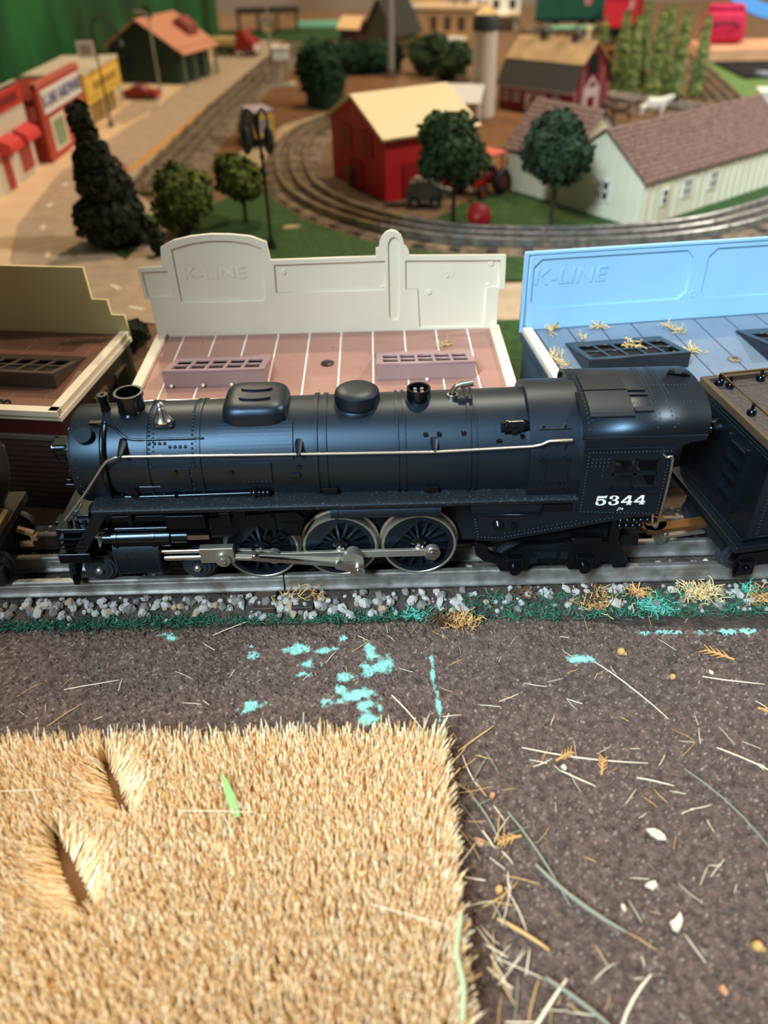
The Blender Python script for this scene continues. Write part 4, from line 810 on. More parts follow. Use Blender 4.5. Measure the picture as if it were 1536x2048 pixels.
# ------------------------------------------------------------------ farm and village behind the stores
def M_(name, c, rough=0.6, **k): return MATS[name] if name in MATS else mat(name, c, rough, **k)
def roofslab(p0, p1, p2, p3, t): # quad extruded upwards along its normal
    a, b, c, d = [Vector(p) for p in (p0, p1, p2, p3)]; n = (b - a).cross(d - a).normalized() * t
    return MB().add([a, b, c, d, a + n, b + n, c + n, d + n], [(3, 2, 1, 0), (4, 5, 6, 7), (0, 1, 5, 4), (1, 2, 6, 5), (2, 3, 7, 6), (3, 0, 4, 7)])
def gable(t, x0, x1, y0, y1, ze, zr, wm, rm, ov=4, th=1.8, along='x', courses=0, z0=0):
    """ridge along local x (or y)"""
    fl = (lambda p: p) if along == 'x' else (lambda p: (p[1], p[0], p[2]))
    if along == 'y': x0, x1, y0, y1 = y0, y1, x0, x1
    ym = (y0 + y1) / 2; m = MB()
    P = [(y0, z0), (y1, z0), (y1, ze), (ym, zr), (y0, ze)]
    m.prism(P, 'x', x0, x1); m.v = [fl(p) for p in m.v]
    w = m.build('walls', wm, t)
    sl = (zr - ze) / (ym - y0)
    for s in (-1, 1):
        ye = ym + s * (ym - y0 + ov); zE = ze - ov * sl
        if courses:
            par = roofslab(*[fl(p) for p in ((x0 - ov, ye, zE), (x1 + ov, ye, zE), (x1 + ov, ym, zr + .2), (x0 - ov, ym, zr + .2))][::(1 if (s < 0) == (along == 'x') else -1)], .6).build('roof_slope', rm, t)
            for k in range(courses):
                f0, f1 = k / courses, (k + 1.12) / courses
                q = [(x0 - ov, ye + (ym - ye) * f0, zE + (zr - zE) * f0 + 1.5), (x1 + ov, ye + (ym - ye) * f0, zE + (zr - zE) * f0 + 1.5), (x1 + ov, ye + (ym - ye) * min(f1, 1), zE + (zr - zE) * min(f1, 1) + .7), (x0 - ov, ye + (ym - ye) * min(f1, 1), zE + (zr - zE) * min(f1, 1) + .7)]
                q = [fl(p) for p in q]
                if (s < 0) != (along == 'x'): q = q[::-1]
                roofslab(*q, .7).build('shingle_course', rm, par)
        else:
            q = [fl(p) for p in ((x0 - ov, ye, zE), (x1 + ov, ye, zE), (x1 + ov, ym, zr), (x0 - ov, ym, zr))]
            if (s < 0) != (along == 'x'): q = q[::-1]
            roofslab(*q, th).build('roof_slope', rm, t)
    return w
def window(t, c, w, h, nrm, fm, pm, nx=2, ny=2):
    """framed window on a wall; nrm one of -x +x -y +y"""
    x, y, z = c; f = MB()
    def bx(u0, u1, v0, v1, d0, d1):
        if nrm[1] == 'y': s = -1 if nrm[0] == '-' else 1; return ((x + u0, y + s * d0, z + v0), (x + u1, y + s * d1, z + v1))
        s = -1 if nrm[0] == '-' else 1; return ((x + s * d0, y + u0, z + v0), (x + s * d1, y + u1, z + v1))
    e = min(w, h) * .14
    f.b2(*bx(-w / 2 - e, w / 2 + e, -h / 2 - e, h / 2 + e, 0, .5))
    for i in range(nx + 1): u = -w / 2 + w * i / nx; f.b2(*bx(u - e / 2, u + e / 2, -h / 2 - e, h / 2 + e, .4, 1.1))
    for j in range(ny + 1): v = -h / 2 + h * j / ny; f.b2(*bx(-w / 2 - e, w / 2 + e, v - e / 2, v + e / 2, .4, 1.1))
    f = f.build('window', fm, t)
    for i in range(nx):
        for j in range(ny): MB().b2(*bx(-w / 2 + w * i / nx + e / 2, -w / 2 + w * (i + 1) / nx - e / 2, -h / 2 + h * j / ny + e / 2, -h / 2 + h * (j + 1) / ny - e / 2, .4, .7)).build('pane', pm, f)
pane_dark = M_('window_dark', (30, 30, 34), .25)
whitep = M_('white_plastic', (228, 226, 216), .5)

# red shed with cream roof
redm = M_('shed_red', (190, 26, 30), .5, col2=(178, 22, 26), scale=4); t = thing('red_shed', 'tall red shed with cream gable roof beside the curved track', 'shed', (10, 551, 0), R(28))
gable(t, 0, 100, 0, 118, 60, 87, redm, M_('shed_roof_cream', (228, 212, 170), .45), 6, 2.6)
for y, z, w, h in ((38, 48, 26, 22), (84, 48, 26, 22), (60, 14, 30, 28)):
    d = MB().b2((-1.2, y - w / 2, z - h / 2), (0.2, y + w / 2, z + h / 2)).build('door_panel', M_('shed_red_dark', (148, 18, 22), .5), t); MB().b2((-1.8, y - 1, z - h / 2), (-1, y + 1, z + h / 2)).build('door_batten', redm, d)
MB().b2((20, -1.2, 0), (54, 0.2, 34)).build('door_panel', MATS['shed_red_dark'], t)
p = MB().b2((-6, 68, 0), (-3, 73, 18)).b2((-7, 62, 16), (-2, 79, 18.5)).build('loading_post', M_('post_grey', (110, 96, 80), .7), t)
# pale house with brown shingle roof
wh = M_('house_pale_cream', (226, 226, 204), .5, col2=(218, 219, 196), scale=4); shg = M_('shingle_brown', (120, 94, 86), .75, col2=(92, 70, 64), scale=26, contrast=(.42, .6)); hw = M_('house_wing_cream', (214, 206, 178), .5)
t = thing('white_house', 'pale board-and-batten house with brown shingle roof beside the curved track', 'house', (233, 452, 0), R(36.5))
gable(t, 0, 230, 0, 95, 40, 74, wh, shg, 3, courses=13); gable(t, 2, 86, 90, 172, 40, 78, hw, shg, 3, along='y', courses=11)
for k in range(21):
    x = 5 + k * 11
    if not any(abs(x - q) < 9 for q in (30, 64, 104)): MB().b2((x - 1.2, -1, 0), (x + 1.2, .2, 38.6)).build('batten', wh, t)
for k in range(9):
    y = 6 + k * 10.4; MB().b2((-.9, y - .9, 0), (.2, y + .9, 40 + (47.5 - abs(y - 47.5)) * .68)).build('batten', wh, t)
for k in range(6): MB().b2((1.2, 100 + k * 11, 0), (2.2, 102 + k * 11, 38)).build('batten', hw, t)
window(t, (0, 44, 24), 15, 17, '-x', whitep, pane_dark)
MB().b2((22, -1.4, 0), (38, 0, 32)).build('door', M_('house_door_cream', (206, 206, 178), .5), t); window(t, (30, -1.4, 22), 7, 13, '-y', whitep, pane_dark, 1, 2)
window(t, (64, 0, 24), 11, 15, '-y', whitep, pane_dark); window(t, (104, 0, 24), 11, 15, '-y', whitep, pane_dark)
# barn and silo
bred = M_('barn_red', (124, 26, 34), .55, col2=(110, 20, 28), scale=5); t = thing('barn', 'dark red gambrel barn with two roof ventilators beside the white silo', 'barn', (180, 1003, 0), R(-43))
L, W = 120, 96; yb1, zb = 17, 61; P = [(0, 0), (W, 0), (W, 33), (W - yb1, zb), (W / 2, 85), (yb1, zb), (0, 33)]
MB().prism(P, 'x', 0, L).build('walls', bred, t)
dk = M_('barn_roof_shaded', (44, 46, 46), .6); tn = M_('barn_roof_lit', (176, 150, 104), .6, col2=(150, 126, 86), scale=5)  # one roof: shade on steep slopes, lamplight on shallow ones put in colour
roofslab((-3, -2.5, 30), (L + 3, -2.5, 30), (L + 3, yb1 - .6, zb + .4), (-3, yb1 - .6, zb + .4), 1.8).build('lower_roof_slope', dk, t)
roofslab((-3, yb1 - 2, zb - .4), (L + 3, yb1 - 2, zb - .4), (L + 3, W / 2, 85.6), (-3, W / 2, 85.6), 1.8).build('upper_roof_slope', tn, t)
roofslab((-3, W / 2, 85.6), (L + 3, W / 2, 85.6), (L + 3, W - yb1 + 2, zb - .4), (-3, W - yb1 + 2, zb - .4), 1.8).build('upper_roof_slope', tn, t)
roofslab((-3, W - yb1 + .6, zb + .4), (L + 3, W - yb1 + .6, zb + .4), (L + 3, W + 2.5, 30), (-3, W + 2.5, 30), 1.8).build('lower_roof_slope', dk, t)
wt = M_('barn_trim_white', (206, 190, 184), .55); MB().b2((-3, -3.6, 28.6), (L + 3, -2.2, 31.4)).build('eave_trim', wt, t)
for x in (12, 30, 94): window(t, (x, 0, 18), 9, 10, '-y', wt, pane_dark)
d = MB().b2((45, -1.4, 0), (78, 0, 24)).build('double_door', wt, t); MB().bar((46, -1.6, 1), (61, -1.6, 23), .8, 1.6).bar((62, -1.6, 23), (77, -1.6, 1), .8, 1.6).b2((54, -1.8, 13), (61, -1.3, 21)).build('door_brace', bred, d)
MB().b2((L, 33, 48), (L + 1.2, 57, 72)).build('loft_opening', black_flat, t)
d = MB().prism([(26, 0), (66, 0), (66, 30), (46, 45), (26, 30)], 'x', L, L + 1.4).build('end_door', wt, t); MB().prism([(34, 32), (58, 32), (46, 41)], 'x', L + 1.2, L + 1.8).build('door_inset', bred, d); MB().b2((L + 1, 36, 6), (L + 1.8, 56, 20)).build('door_inset', bred, d)
for y in (4, 20, 72, 88): MB().b2((L, y - 1.6, 0), (L + 1.3, y + 1.6, 34 + (20 if 15 < y < 80 else 0))).build('corner_trim', M_('barn_trim_pink', (176, 122, 120), .55), t)
for x in (38, 88):
    c = MB().lathe([(5.5, 80), (5.5, 93), (7.6, 93), (6.2, 98), (2.4, 102), (0.01, 104)], (x, W / 2 - 1, 0), (0, 0, 1), 14).build('ventilator', M_('ventilator_grey', (84, 84, 80), .5), t); MB().ring((x, W / 2 - 1, 81), (0, 0, 1), 4.3, 5.2, 2, 14).build('ventilator_ring', dk, c)
t = thing('silo', 'tall white grain silo with dark dome cap beside the barn', 'silo', (150, 950, 0), 0)
MB().cyl((0, 0, 0), (0, 0, 103), 17, 16, 32).build('silo_wall', M_('silo_white', (222, 214, 200), .55), t)
MB().lathe([(17.2, 103), (17.2, 116), (15, 121)], (0, 0, 0), (0, 0, 1), 32).build('dome_band', M_('silo_cap_slate', (62, 66, 70), .5), t)
MB().lathe([(15, 121), (9, 127), (3, 131), (1.5, 136), (0.01, 137)], (0, 0, 0), (0, 0, 1), 32).build('dome_tip', M_('silo_tip_brassy', (212, 180, 120), .4), t)
t = thing('lean_to_shed', 'low grey-white lean-to shed between the red shed and silo', 'shed', (98, 900, 0), R(-14))
MB().b2((0, 0, 0), (40, 36, 26)).build('walls', M_('leanto_wall', (196, 186, 164), .6), t); roofslab((-4, -5, 26), (44, -5, 26), (44, 38, 42), (-4, 38, 42), 1.6).build('roof_slope', M_('leanto_roof', (206, 210, 210), .4), t); MB().b2((-4, 34, 26), (44, 36, 41)).build('gable_wall', MATS['leanto_wall'], t)
t = thing('small_white_shed', 'small white shed behind the ridge of the pale house', 'shed', (528, 936, 0), R(-12)); MB().b2((0, 0, 0), (40, 30, 20)).build('walls', whitep, t); MB().b2((-2, -2, 20), (42, 32, 25)).build('roof', whitep, t, bev=1)

# trees
trunk_m = M_('trunk_brown', (58, 46, 34), .9)
def leafmat(name, a, b, c): return MATS[name] if name in MATS else mat(name, b, .9, island=[a, b, c, b])
def foliage(name, mt, parent, blobs, n, size, seed):
    """leaf clumps around ellipsoids: blobs of (cx,cy,cz,rx,ry,rz)"""
    g = np.random.default_rng(seed); vs = []; fs = []; tot = sum(b[3] * b[5] for b in blobs); k0 = 0
    for b in blobs:
        k = max(20, int(n * b[3] * b[5] / tot)); d = g.normal(size=(k, 3)); d /= np.linalg.norm(d, axis=1)[:, None]; rr = g.uniform(.72, 1.08, (k, 1))
        c = np.array(b[:3]) + d * rr * np.array(b[3:6]); u = np.cross(d, g.normal(size=(k, 3))); u /= np.linalg.norm(u, axis=1)[:, None]; w = np.cross(u, d + g.normal(size=(k, 3)) * .6); w /= np.linalg.norm(w, axis=1)[:, None]
        s = (size * g.uniform(.6, 1.4, (k, 1))); lift = d * s * .5
        V = np.stack([c - u * s - w * s * .6, c + u * s - w * s * .6, c + u * s * .7 + w * s + lift, c - u * s * .7 + w * s + lift], 1).reshape(-1, 3); vs.append(V); fs.append(np.arange(k * 4).reshape(-1, 4) + k0); k0 += k * 4
    V = np.concatenate(vs); V[:, 2] = np.maximum(V[:, 2], .5)
    o = np_object(name, V, np.concatenate(fs), mt, parent); core = MB()
    for b in blobs: core.ball(b[:3], 1, 12, 8, [q * .8 for q in b[3:6]])
    core.build('crown_core', mt, parent); return o
def tree(label, loc, h0, crown, r, mt, seed, n=3400, cat='tree', name='tree', group=None, size=2.3, lean=(0, 0)):
    t = thing(name, label, cat, (loc[0], loc[1], 0), 0, group)
    if h0 > 2: MB().tube(smoothpath([(0, 0, 0), (lean[0] * .4, lean[1] * .4, h0 * .5), (lean[0], lean[1], h0 + 12)], 4), [2.4 - .1 * i for i in range(9)], 8).build('trunk', trunk_m, t)
    rg = random.Random(seed); bl = []
    for i in range(7):
        a = i * .9 + rg.uniform(-.3, .3); q = .45 if i else 0
        bl.append((lean[0] + math.cos(a) * r * q, lean[1] + math.sin(a) * r * q, crown[0] + (crown[1] - crown[0]) * (.3 + .45 * rg.random()), r * .66, r * .66, (crown[1] - crown[0]) * .3))
    foliage('crown', mt, t, bl, n, size, seed); return t
lf_dark = leafmat('leaf_dark_green', (26, 46, 22), (40, 62, 30), (52, 76, 36)); lf_olive = leafmat('leaf_olive_green', (52, 66, 22), (74, 88, 30), (96, 108, 40)); lf_teal = leafmat('leaf_bluish_green', (22, 44, 30), (32, 58, 38), (42, 70, 44)); lf_black = leafmat('needle_blackish_green', (18, 26, 18), (28, 36, 24), (38, 46, 30)); lf_con = leafmat('needle_sage_green', (78, 94, 48), (108, 124, 66), (140, 150, 88)); lf_or = leafmat('leaf_autumn_orange', (150, 96, 36), (176, 118, 48), (128, 84, 34)); lf_hedge = leafmat('hedge_green', (16, 46, 24), (24, 60, 32), (34, 74, 40))
tree('round dark green tree in front of the red shed', (70, 476), 34, (38, 96), 29, lf_dark, 1)
tree('round bluish green tree in front of the pale house gable', (158, 466), 34, (34, 94), 29, lf_teal, 2)
tree('broad olive green bush nearest the cream arched facade', (-170, 468), 6, (3, 60), 25, lf_olive, 3, cat='bush', name='round_bush')
tree('smaller olive green tree between the olive bush and lamp post', (-122, 498), 18, (22, 62), 21, lf_olive, 4, 2600)
tree('small dark bush at the left corner of the cream facade', (-186, 414), 3, (1, 22), 5, lf_black, 5, 300, 'bush', 'round_bush')
tree('low dark bush squeezed between the two left stores', (-164, 232), 3, (1, 18), 10, lf_black, 6, 400, 'bush', 'round_bush')
tree('large dark bush left of the tan building', (100, 1316), 4, (2, 66), 33, lf_dark, 7, 900, 'bush', 'round_bush', size=5)
tree('grey-green rounded bush beside the silo', (138, 1250), 4, (2, 52), 30, lf_dark, 8, 900, 'bush', 'round_bush', size=5)
tree('autumn orange tree at the right end of the barn', (350, 1112), 16, (4, 62), 17, lf_or, 9, 700, size=4)
def conifer(label, loc, h, r, mt, seed, tiers=9, lean=(0, 0), group=None, needle=3.2):
    t = thing('conifer', label, 'tree', (loc[0], loc[1], 0), 0, group); rg = random.Random(seed)
    MB().tube([(0, 0, 0), (lean[0] * .5, lean[1] * .5, h * .5), (lean[0], lean[1], h)], [2.2, 1.6, .6], 7).build('trunk', trunk_m, t)
    m = MB()
    for k in range(tiers):
        f = k / (tiers - 1); z = h * (.06 + .9 * f); rr = r * (1 - f) ** .34 + r * .10; rr *= rg.uniform(.85, 1.1); nb = max(8, int(rr * 1.1))
        for i in range(nb):
            a = 6.283 * i / nb + rg.uniform(-.2, .2); q = rr * rg.uniform(.7, 1.15); c = Vector((lean[0] * f, lean[1] * f, z + h * .05)); e = Vector((c.x + q * math.cos(a), c.y + q * math.sin(a), z - h * .05 * rg.uniform(.2, 1.4))); s = Vector((-math.sin(a), math.cos(a), 0)) * needle * rg.uniform(.8, 1.5)
            mid = (c + e) * .5 + Vector((0, 0, h * .015)); m.add([c, mid + s, e, mid - s, mid + Vector((0, 0, needle * .8)), mid - Vector((0, 0, needle))], [(0, 1, 4), (1, 2, 4), (2, 3, 4), (3, 0, 4), (0, 5, 1), (1, 5, 2), (2, 5, 3), (3, 5, 0)])
    m.build('foliage', mt, t); return t
t = thing('evergreen_tree', 'tall ragged blackish evergreen at the bend of the road', 'tree', (-234, 448, 0), 0); MB().tube([(0, 0, 0), (-1, 0, 50), (-4, 0, 104)], [3, 2, 1], 7).build('trunk', trunk_m, t)
foliage('crown', lf_black, t, [(-5, 0, 104, 8, 8, 9), (-3, 0, 88, 8, 8, 12), (-2, 2, 70, 15, 14, 13), (-9, -2, 62, 9, 9, 7), (3, 0, 50, 21, 20, 15), (12, 3, 42, 14, 12, 10), (2, -2, 28, 27, 25, 15), (-12, 0, 22, 16, 16, 12), (4, 0, 13, 29, 26, 11)], 5200, 2.8, 77)
cg = 'conifers beside the barn'
for i, (lb, x, y, h, r) in enumerate([('sage green conifer at the barn end, leftmost of the grove', 373, 1090, 108, 14), ('sage green conifer next to the autumn tree, front row', 381, 1052, 104, 13.5), ('sage green conifer in the middle of the grove, front row', 414, 1050, 112, 13.5), ('tallest sage green conifer in the back row of the grove', 403, 1092, 118, 14), ('sage green conifer right of the grove middle, front row', 446, 1048, 110, 13.5), ('rightmost sage green conifer in the front row of the grove', 476, 1044, 104, 12.5), ('sage green conifer at the right back of the grove', 438, 1090, 114, 14)]): conifer(lb, (x, y), h, r, lf_con, 20 + i, 20, group=cg, needle=4.2)
conifer('small sage green conifer behind the barn ventilators', (420, 1400), 70, 16, lf_con, 40, 8)
# hedges
t = thing('clipped_hedge', 'tall dark green rounded hedge column behind the curved track', 'hedge', (-72, 1046, 0), 0); foliage('hedge_body', lf_hedge, t, [(-6, 0, 56, 30, 26, 30), (0, 0, 34, 30, 26, 32)], 2200, 3.5, 60); MB().cyl((0, 0, 0), (0, 0, 20), 22, 26, 16).build('stem', lf_hedge, t)
t = thing('clipped_hedge', 'long low dark green hedge row behind the red shed roof', 'hedge', (-20, 1330, 0), R(6)); foliage('hedge_body', lf_hedge, t, [(x, 0, 24, 24, 18, 26) for x in range(-60, 60, 22)], 2600, 4, 61)
# pink boulders
pk = M_('boulder_pink', (196, 120, 104), .8, col2=(176, 104, 92), scale=8, bump=.5)
for i, (lb, x, y, s) in enumerate([('pinkish boulder at the foot of the tall evergreen, nearest', -246, 552, 11), ('pinkish boulder behind the tall evergreen, middle of the row', -280, 618, 9), ('pinkish boulder behind the tall evergreen, farthest', -286, 690, 9)]):
    o = bpy.data.objects.new('boulder', rock_mesh(70 + i, pk)); COL.objects.link(o); o.location = (x * K, y * K, s * .55 * K); o.scale = (s, s, s * 1.1); tag(o, lb, 'rock', 'pink boulders')
for i, (lb, x, y, s) in enumerate([('flat beige rock at the foot of the tall lamp post', -78, 478, 9), ('flat beige rock under the bluish green tree', 146, 452, 7)]):
    o = bpy.data.objects.new('flat_rock', rock_mesh(80 + i, M_('rock_beige', (178, 152, 118), .85))); COL.objects.link(o); o.location = (x * K, y * K, 1.2 * K); o.scale = (s, s * .7, 2.4); tag(o, lb, 'rock')

# lamp posts and masts
ironm = M_('cast_iron_black', (26, 28, 28), .4)
t = thing('street_lamp', 'tall black twin-head street lamp beside the curved track', 'street lamp', (-91, 424, 0), 0)
MB().lathe([(4.5, 0), (4.2, 4), (2.2, 8), (1.4, 12), (1.2, 72), (1.9, 73), (1.9, 76), (1.2, 77)], (0, 0, 0), (0, 0, 1), 16).tube([(0, 0, 72), (-2, 0, 106)], 1.2, 8).build('post', ironm, t)
for s, zz in ((-1, 0), (1, 1)):
    MB().tube(smoothpath([(-1, 0, 84), (-2 + s * 2, 0, 104), (-2 + s * 6, -2, 110), (-2 + s * 9, -3, 104), (-2 + s * 9, -3, 98)], 5), .9, 8).build('arm', ironm, t)
    hd = MB().lathe([(1.2, 98), (3.4, 94), (4.2, 86), (4.6, 84), (2.4, 78), (0.01, 77)], (-2 + s * 9, -3, 0), (0, 0, 1), 16).build('lamp_head', ironm, t)
t = thing('street_lamp', 'black arched street lamp with hanging white sign before the hardware store', 'street lamp', (-362, 940, 0), 0)
MB().lathe([(4, 0), (3.6, 3), (1.8, 7), (1.3, 10), (1.2, 105)], (0, 0, 0), (0, 0, 1), 14).build('post', ironm, t)
MB().tube(smoothpath([(0, 0, 104), (2, 0, 122), (14, 0, 130), (28, 0, 122), (33, 0, 106)], 6), 1.2, 8).build('arm', ironm, t); MB().lathe([(1, 106), (5.5, 100), (6, 98), (0.01, 96)], (33, 0, 0), (0, 0, 1), 14).build('lamp_head', ironm, t)
sg = MB().b2((-24, -1, 84), (-1, 1, 104)).build('sign', whitep, t); MB().b2((-20, -1.5, 88), (-5, -.9, 100)).build('sign_print', M_('sign_grey_print', (170, 150, 140), .6), sg); MB().tube([(0, 0, 105), (-22, 0, 105)], .7, 6).build('sign_bracket', ironm, t)
t = thing('utility_pole', 'thick pale grey pole rising behind the hedge row', 'pole', (32, 1290, 0), 0); MB().cyl((0, 0, 0), (0, 0, 190), 6, 5.4, 16).build('pole_shaft', M_('pole_grey', (150, 142, 134), .6), t); MB().lathe([(11, 0), (11, 3), (6.5, 8), (6, 12)], (0, 0, 0), (0, 0, 1), 16).build('pole_base', M_('pole_base_brown', (70, 48, 40), .7), t); MB().b2((-30, -2, 176), (30, 2, 181)).build('cross_arm', trunk_m, t)
t = thing('crossing_tower', 'white gateman cabin on stilts with grey mast beside the straight track', 'signal tower', (-152, 1238, 0), 0)
gm = M_('tower_grey', (150, 140, 126), .6); MB().b2((-20, -16, 0), (24, 16, 3)).build('base_plate', M_('tower_base', (176, 164, 144), .6), t)
for x in (-7, 9):
    for y in (-8, 8): MB().b2((x - 1.4, y - 1.4, 3), (x + 1.4, y + 1.4, 38)).build('leg', gm, t)
MB().b2((-11, -11, 38), (14, 11, 54)).build('cabin', whitep, t, bev=1); MB().b2((-13, -13, 54), (16, 13, 57)).build('cabin_roof', whitep, t); MB().b2((3, -2, 57), (7, 2, 63)).build('chimney', M_('chimney_orange', (176, 112, 66), .7), t)
MB().cyl((-14, -6, 3), (-14, -6, 112), 2.6, 1.8, 10).build('mast', gm, t); MB().b2((-22, -7.5, 92), (-6, -5, 97)).build('mast_arm', gm, t)

# ------------------------------------------------------------------ vehicles and farm machines
tyre = M_('rubber_black', (26, 26, 26), .7)
def wheels(t, xs, y, r, w, hubm=None):
    for x in xs:
        for s in (-1, 1):
            wl = MB().lathe([(r * .5, 0), (r, 0), (r, w), (r * .5, w)], (x, s * y, r), (0, -s, 0), 18).build('wheel', tyre, t)
            MB().lathe([(0.01, -.4), (r * .5, .2), (r * .55, .6)], (x, s * y, r), (0, -s, 0), 14).build('hub', hubm or steel_dull, wl)
carred = M_('car_red', (150, 26, 24), .3)
t = thing('toy_car', 'low red toy car parked in front of the green house', 'car', (-366, 1140, 1.4), R(-14))
MB().prism([(-30, 4), (-31, 9), (-26, 12), (-12, 13), (14, 13), (28, 11), (31, 7), (30, 4)], 'y', -12, 12).build('body', carred, t, bev=1.4); MB().prism([(-12, 12.5), (-6, 20), (7, 20), (14, 12.5)], 'y', -10, 10).build('cabin', M_('car_red_glass', (150, 90, 84), .25), t, bev=1); wheels(t, (-19, 19), 12.3, 4.6, 3)
t = thing('toy_truck', 'red cab flatbed truck with tan load at the far end of the road', 'truck', (-272, 1600, 0), R(-25))
MB().prism([(8, 8), (8, 44), (24, 46), (30, 32), (44, 28), (46, 8)], 'y', -16, 16).build('cab', carred, t, bev=2.5); MB().b2((43, -12, 9), (47.5, 12, 22)).build('grille', M_('grille_silver', (214, 200, 196), .35), t, bev=1); MB().b2((20.5, -13, 34), (28, 13, 42)).build('windscreen', M_('car_red_glass', (150, 90, 84)), t)
MB().b2((-56, -17, 12), (7, 17, 18)).build('flatbed', M_('flatbed_brown', (84, 66, 48), .7), t); MB().b2((-54, -15, 18), (5, 15, 32)).build('load', M_('load_tan', (206, 178, 120), .8), t, bev=2); wheels(t, (-42, -24, 30), 17, 8.5, 5)
t = thing('box_truck', 'dark blue box truck with yellow rear doors left of the curved track', 'truck', (-146, 822, 0), R(116))
MB().b2((-28, -14, 10), (16, 14, 40)).build('box_body', M_('truck_navy', (30, 36, 84), .4), t, bev=.8); MB().b2((-29, -13, 12), (-27.6, 13, 38)).build('rear_door', M_('truck_yellow', (214, 176, 60), .5), t); MB().b2((-29.6, -7, 18), (-28.8, 7, 32)).build('door_panel', M_('truck_door_grey', (150, 146, 150), .5), t)
MB().b2((-28, -14, 40), (16, 14, 41.2)).build('box_roof', M_('truck_roof_lilac', (170, 158, 168), .5), t); MB().prism([(17, 6), (17, 32), (28, 31), (32, 20), (40, 17), (40, 6)], 'y', -13, 13).build('cab', MATS['truck_navy'], t, bev=1.5); MB().b2((-28, -10, 6), (38, 10, 10)).build('chassis', black_flat, t); wheels(t, (-16, 28), 14, 6.5, 4)
# tractor
t = thing('tractor', 'red canopy tractor with big black tyres between the two round trees', 'tractor', (110, 576, 0), R(222))
MB().b2((-6, -6, 9), (26, 6, 20)).build('engine_hood', carred, t, bev=1.5); MB().b2((24, -5, 8), (27, 5, 19)).build('grille', M_('grille_silver', (214, 200, 196)), t)
MB().b2((-16, -11, 12), (-2, 11, 17)).build('fender', carred, t, bev=1)
for x, y in ((-15, -9), (-15, 9), (2, -9), (2, 9)): MB().cyl((x, y, 16), (x, y, 36), .9).build('canopy_post', ironm, t)
MB().b2((-18, -12, 36), (5, 12, 39)).build('canopy', M_('tractor_salmon', (206, 92, 78), .5), t, bev=1.2); MB().b2((-13, -4, 17), (-6, 4, 24)).build('seat', black_flat, t)
for s in (-1, 1):
    for x, r, w in ((-10, 12, 7), (20, 6, 4)):
        wl = MB().lathe([(r * .5, 0), (r * .9, 0), (r, w * .2), (r, w * .8), (r * .9, w), (r * .5, w)], (x, s * 17, r), (0, -s, 0), 22).build('wheel', tyre, t); MB().lathe([(0.01, .4), (r * .55, .4), (r * .55, 3)], (x, s * 17, r), (0, -s, 0), 14).build('hub', carred, wl)
# grey farm machine (threshing box on wheels)
gy = M_('machine_grey', (92, 92, 82), .6, col2=(74, 74, 66), scale=8); t = thing('threshing_machine', 'grey wheeled farm machine at the corner of the red shed', 'farm machine', (50, 536, 0), R(-6))
MB().prism([(-19, 7), (-21, 13), (-17, 23), (3, 26), (15, 18), (16, 7)], 'y', -9, 9).build('hopper', gy, t, bev=1.2); MB().b2((-12, -4, 23.5), (2, 4, 27)).build('top_hatch', M_('machine_grey_pale', (140, 136, 120), .6), t); MB().tube([(13, 0, 18), (20, 0, 15), (24, 0, 14)], 2.4, 8).build('chute', MATS['machine_grey_pale'], t); wheels(t, (-12, 8), 11, 5.5, 3)
# red drum implement
t = thing('disc_implement', 'small red round farm implement under the dark green tree', 'farm machine', (92, 462, 0), R(-30))
MB().lathe([(0.01, -5), (6, -4.4), (10.6, -2), (11.4, 0), (10.6, 2), (6, 4.4), (0.01, 5)], (0, 0, 12), (0, 1, 0), 26).build('drum', M_('implement_red', (176, 36, 40), .4), t); MB().lathe([(3, 0), (2.6, 1.4), (0.01, 1.8)], (0, -4.6, 12), (0, -1, 0), 14).build('hub', M_('implement_pink', (206, 96, 92), .4), t); MB().bar((-2, 0, 2), (-12, 6, 24), 1.6, 1.6).bar((-9, -6, 0), (-9, 8, 0.9), 1.6, 1.6).build('tow_bar', carred, t)

# ------------------------------------------------------------------ main-street stores on the left
t = thing('red_white_store', 'white storefront with red sign band and red awnings, nearest on the main street', 'building', (-388, 594, 1.2), R(90))
wm = M_('storefront_stucco', (206, 196, 172), .7); rs = M_('store_sign_red', (196, 52, 42), .5); aw = M_('awning_red', (206, 62, 60), .5)
MB().b2((-60, 2, 0), (122, 84, 78)).build('walls', wm, t); MB().b2((-60, 0, 0), (124, 3, 91)).build('front_wall', wm, t); sb = MB().b2((-60, -1.6, 70), (122, 0, 88)).build('sign_band', rs, t); MB().b2((30, -2.2, 75), (108, -1.4, 83)).build('sign_print', M_('sign_dark_red', (120, 30, 26), .6), sb); MB().b2((-60, 0, 88.4), (124, 5, 91.6)).build('parapet_cap', trim_m, t)
for a, b in ((-44, -8), (26, 62), (74, 116)):
    w_ = MB().prism([(0, 52), (-13, 46), (-15, 40), (-15, 36), (0, 36)], 'x', a, b).build('awning', aw, t, bev=2.2, seg=3)
MB().b2((78, -1, 6), (112, .3, 36)).build('display_window', M_('window_red_shade', (166, 46, 44), .4), t); MB().b2((30, -1, 0), (48, .3, 37)).build('door', M_('store_door_red', (172, 44, 36), .5), t); MB().b2((-40, -1, 6), (-12, .3, 36)).build('display_window', MATS['window_red_shade'], t)
t = thing('hardware_store', 'red K-LINE HARDWARE storefront with long white sign', 'building', (-380, 742, 1.2), R(90))
MB().b2((0, 2, 0), (160, 78, 66)).build('walls', M_('hardware_brick_red', (150, 40, 30), .6), t); MB().b2((-2, -1, 0), (162, 4, 82)).build('front_wall', M_('hardware_front', (172, 62, 46), .6), t)
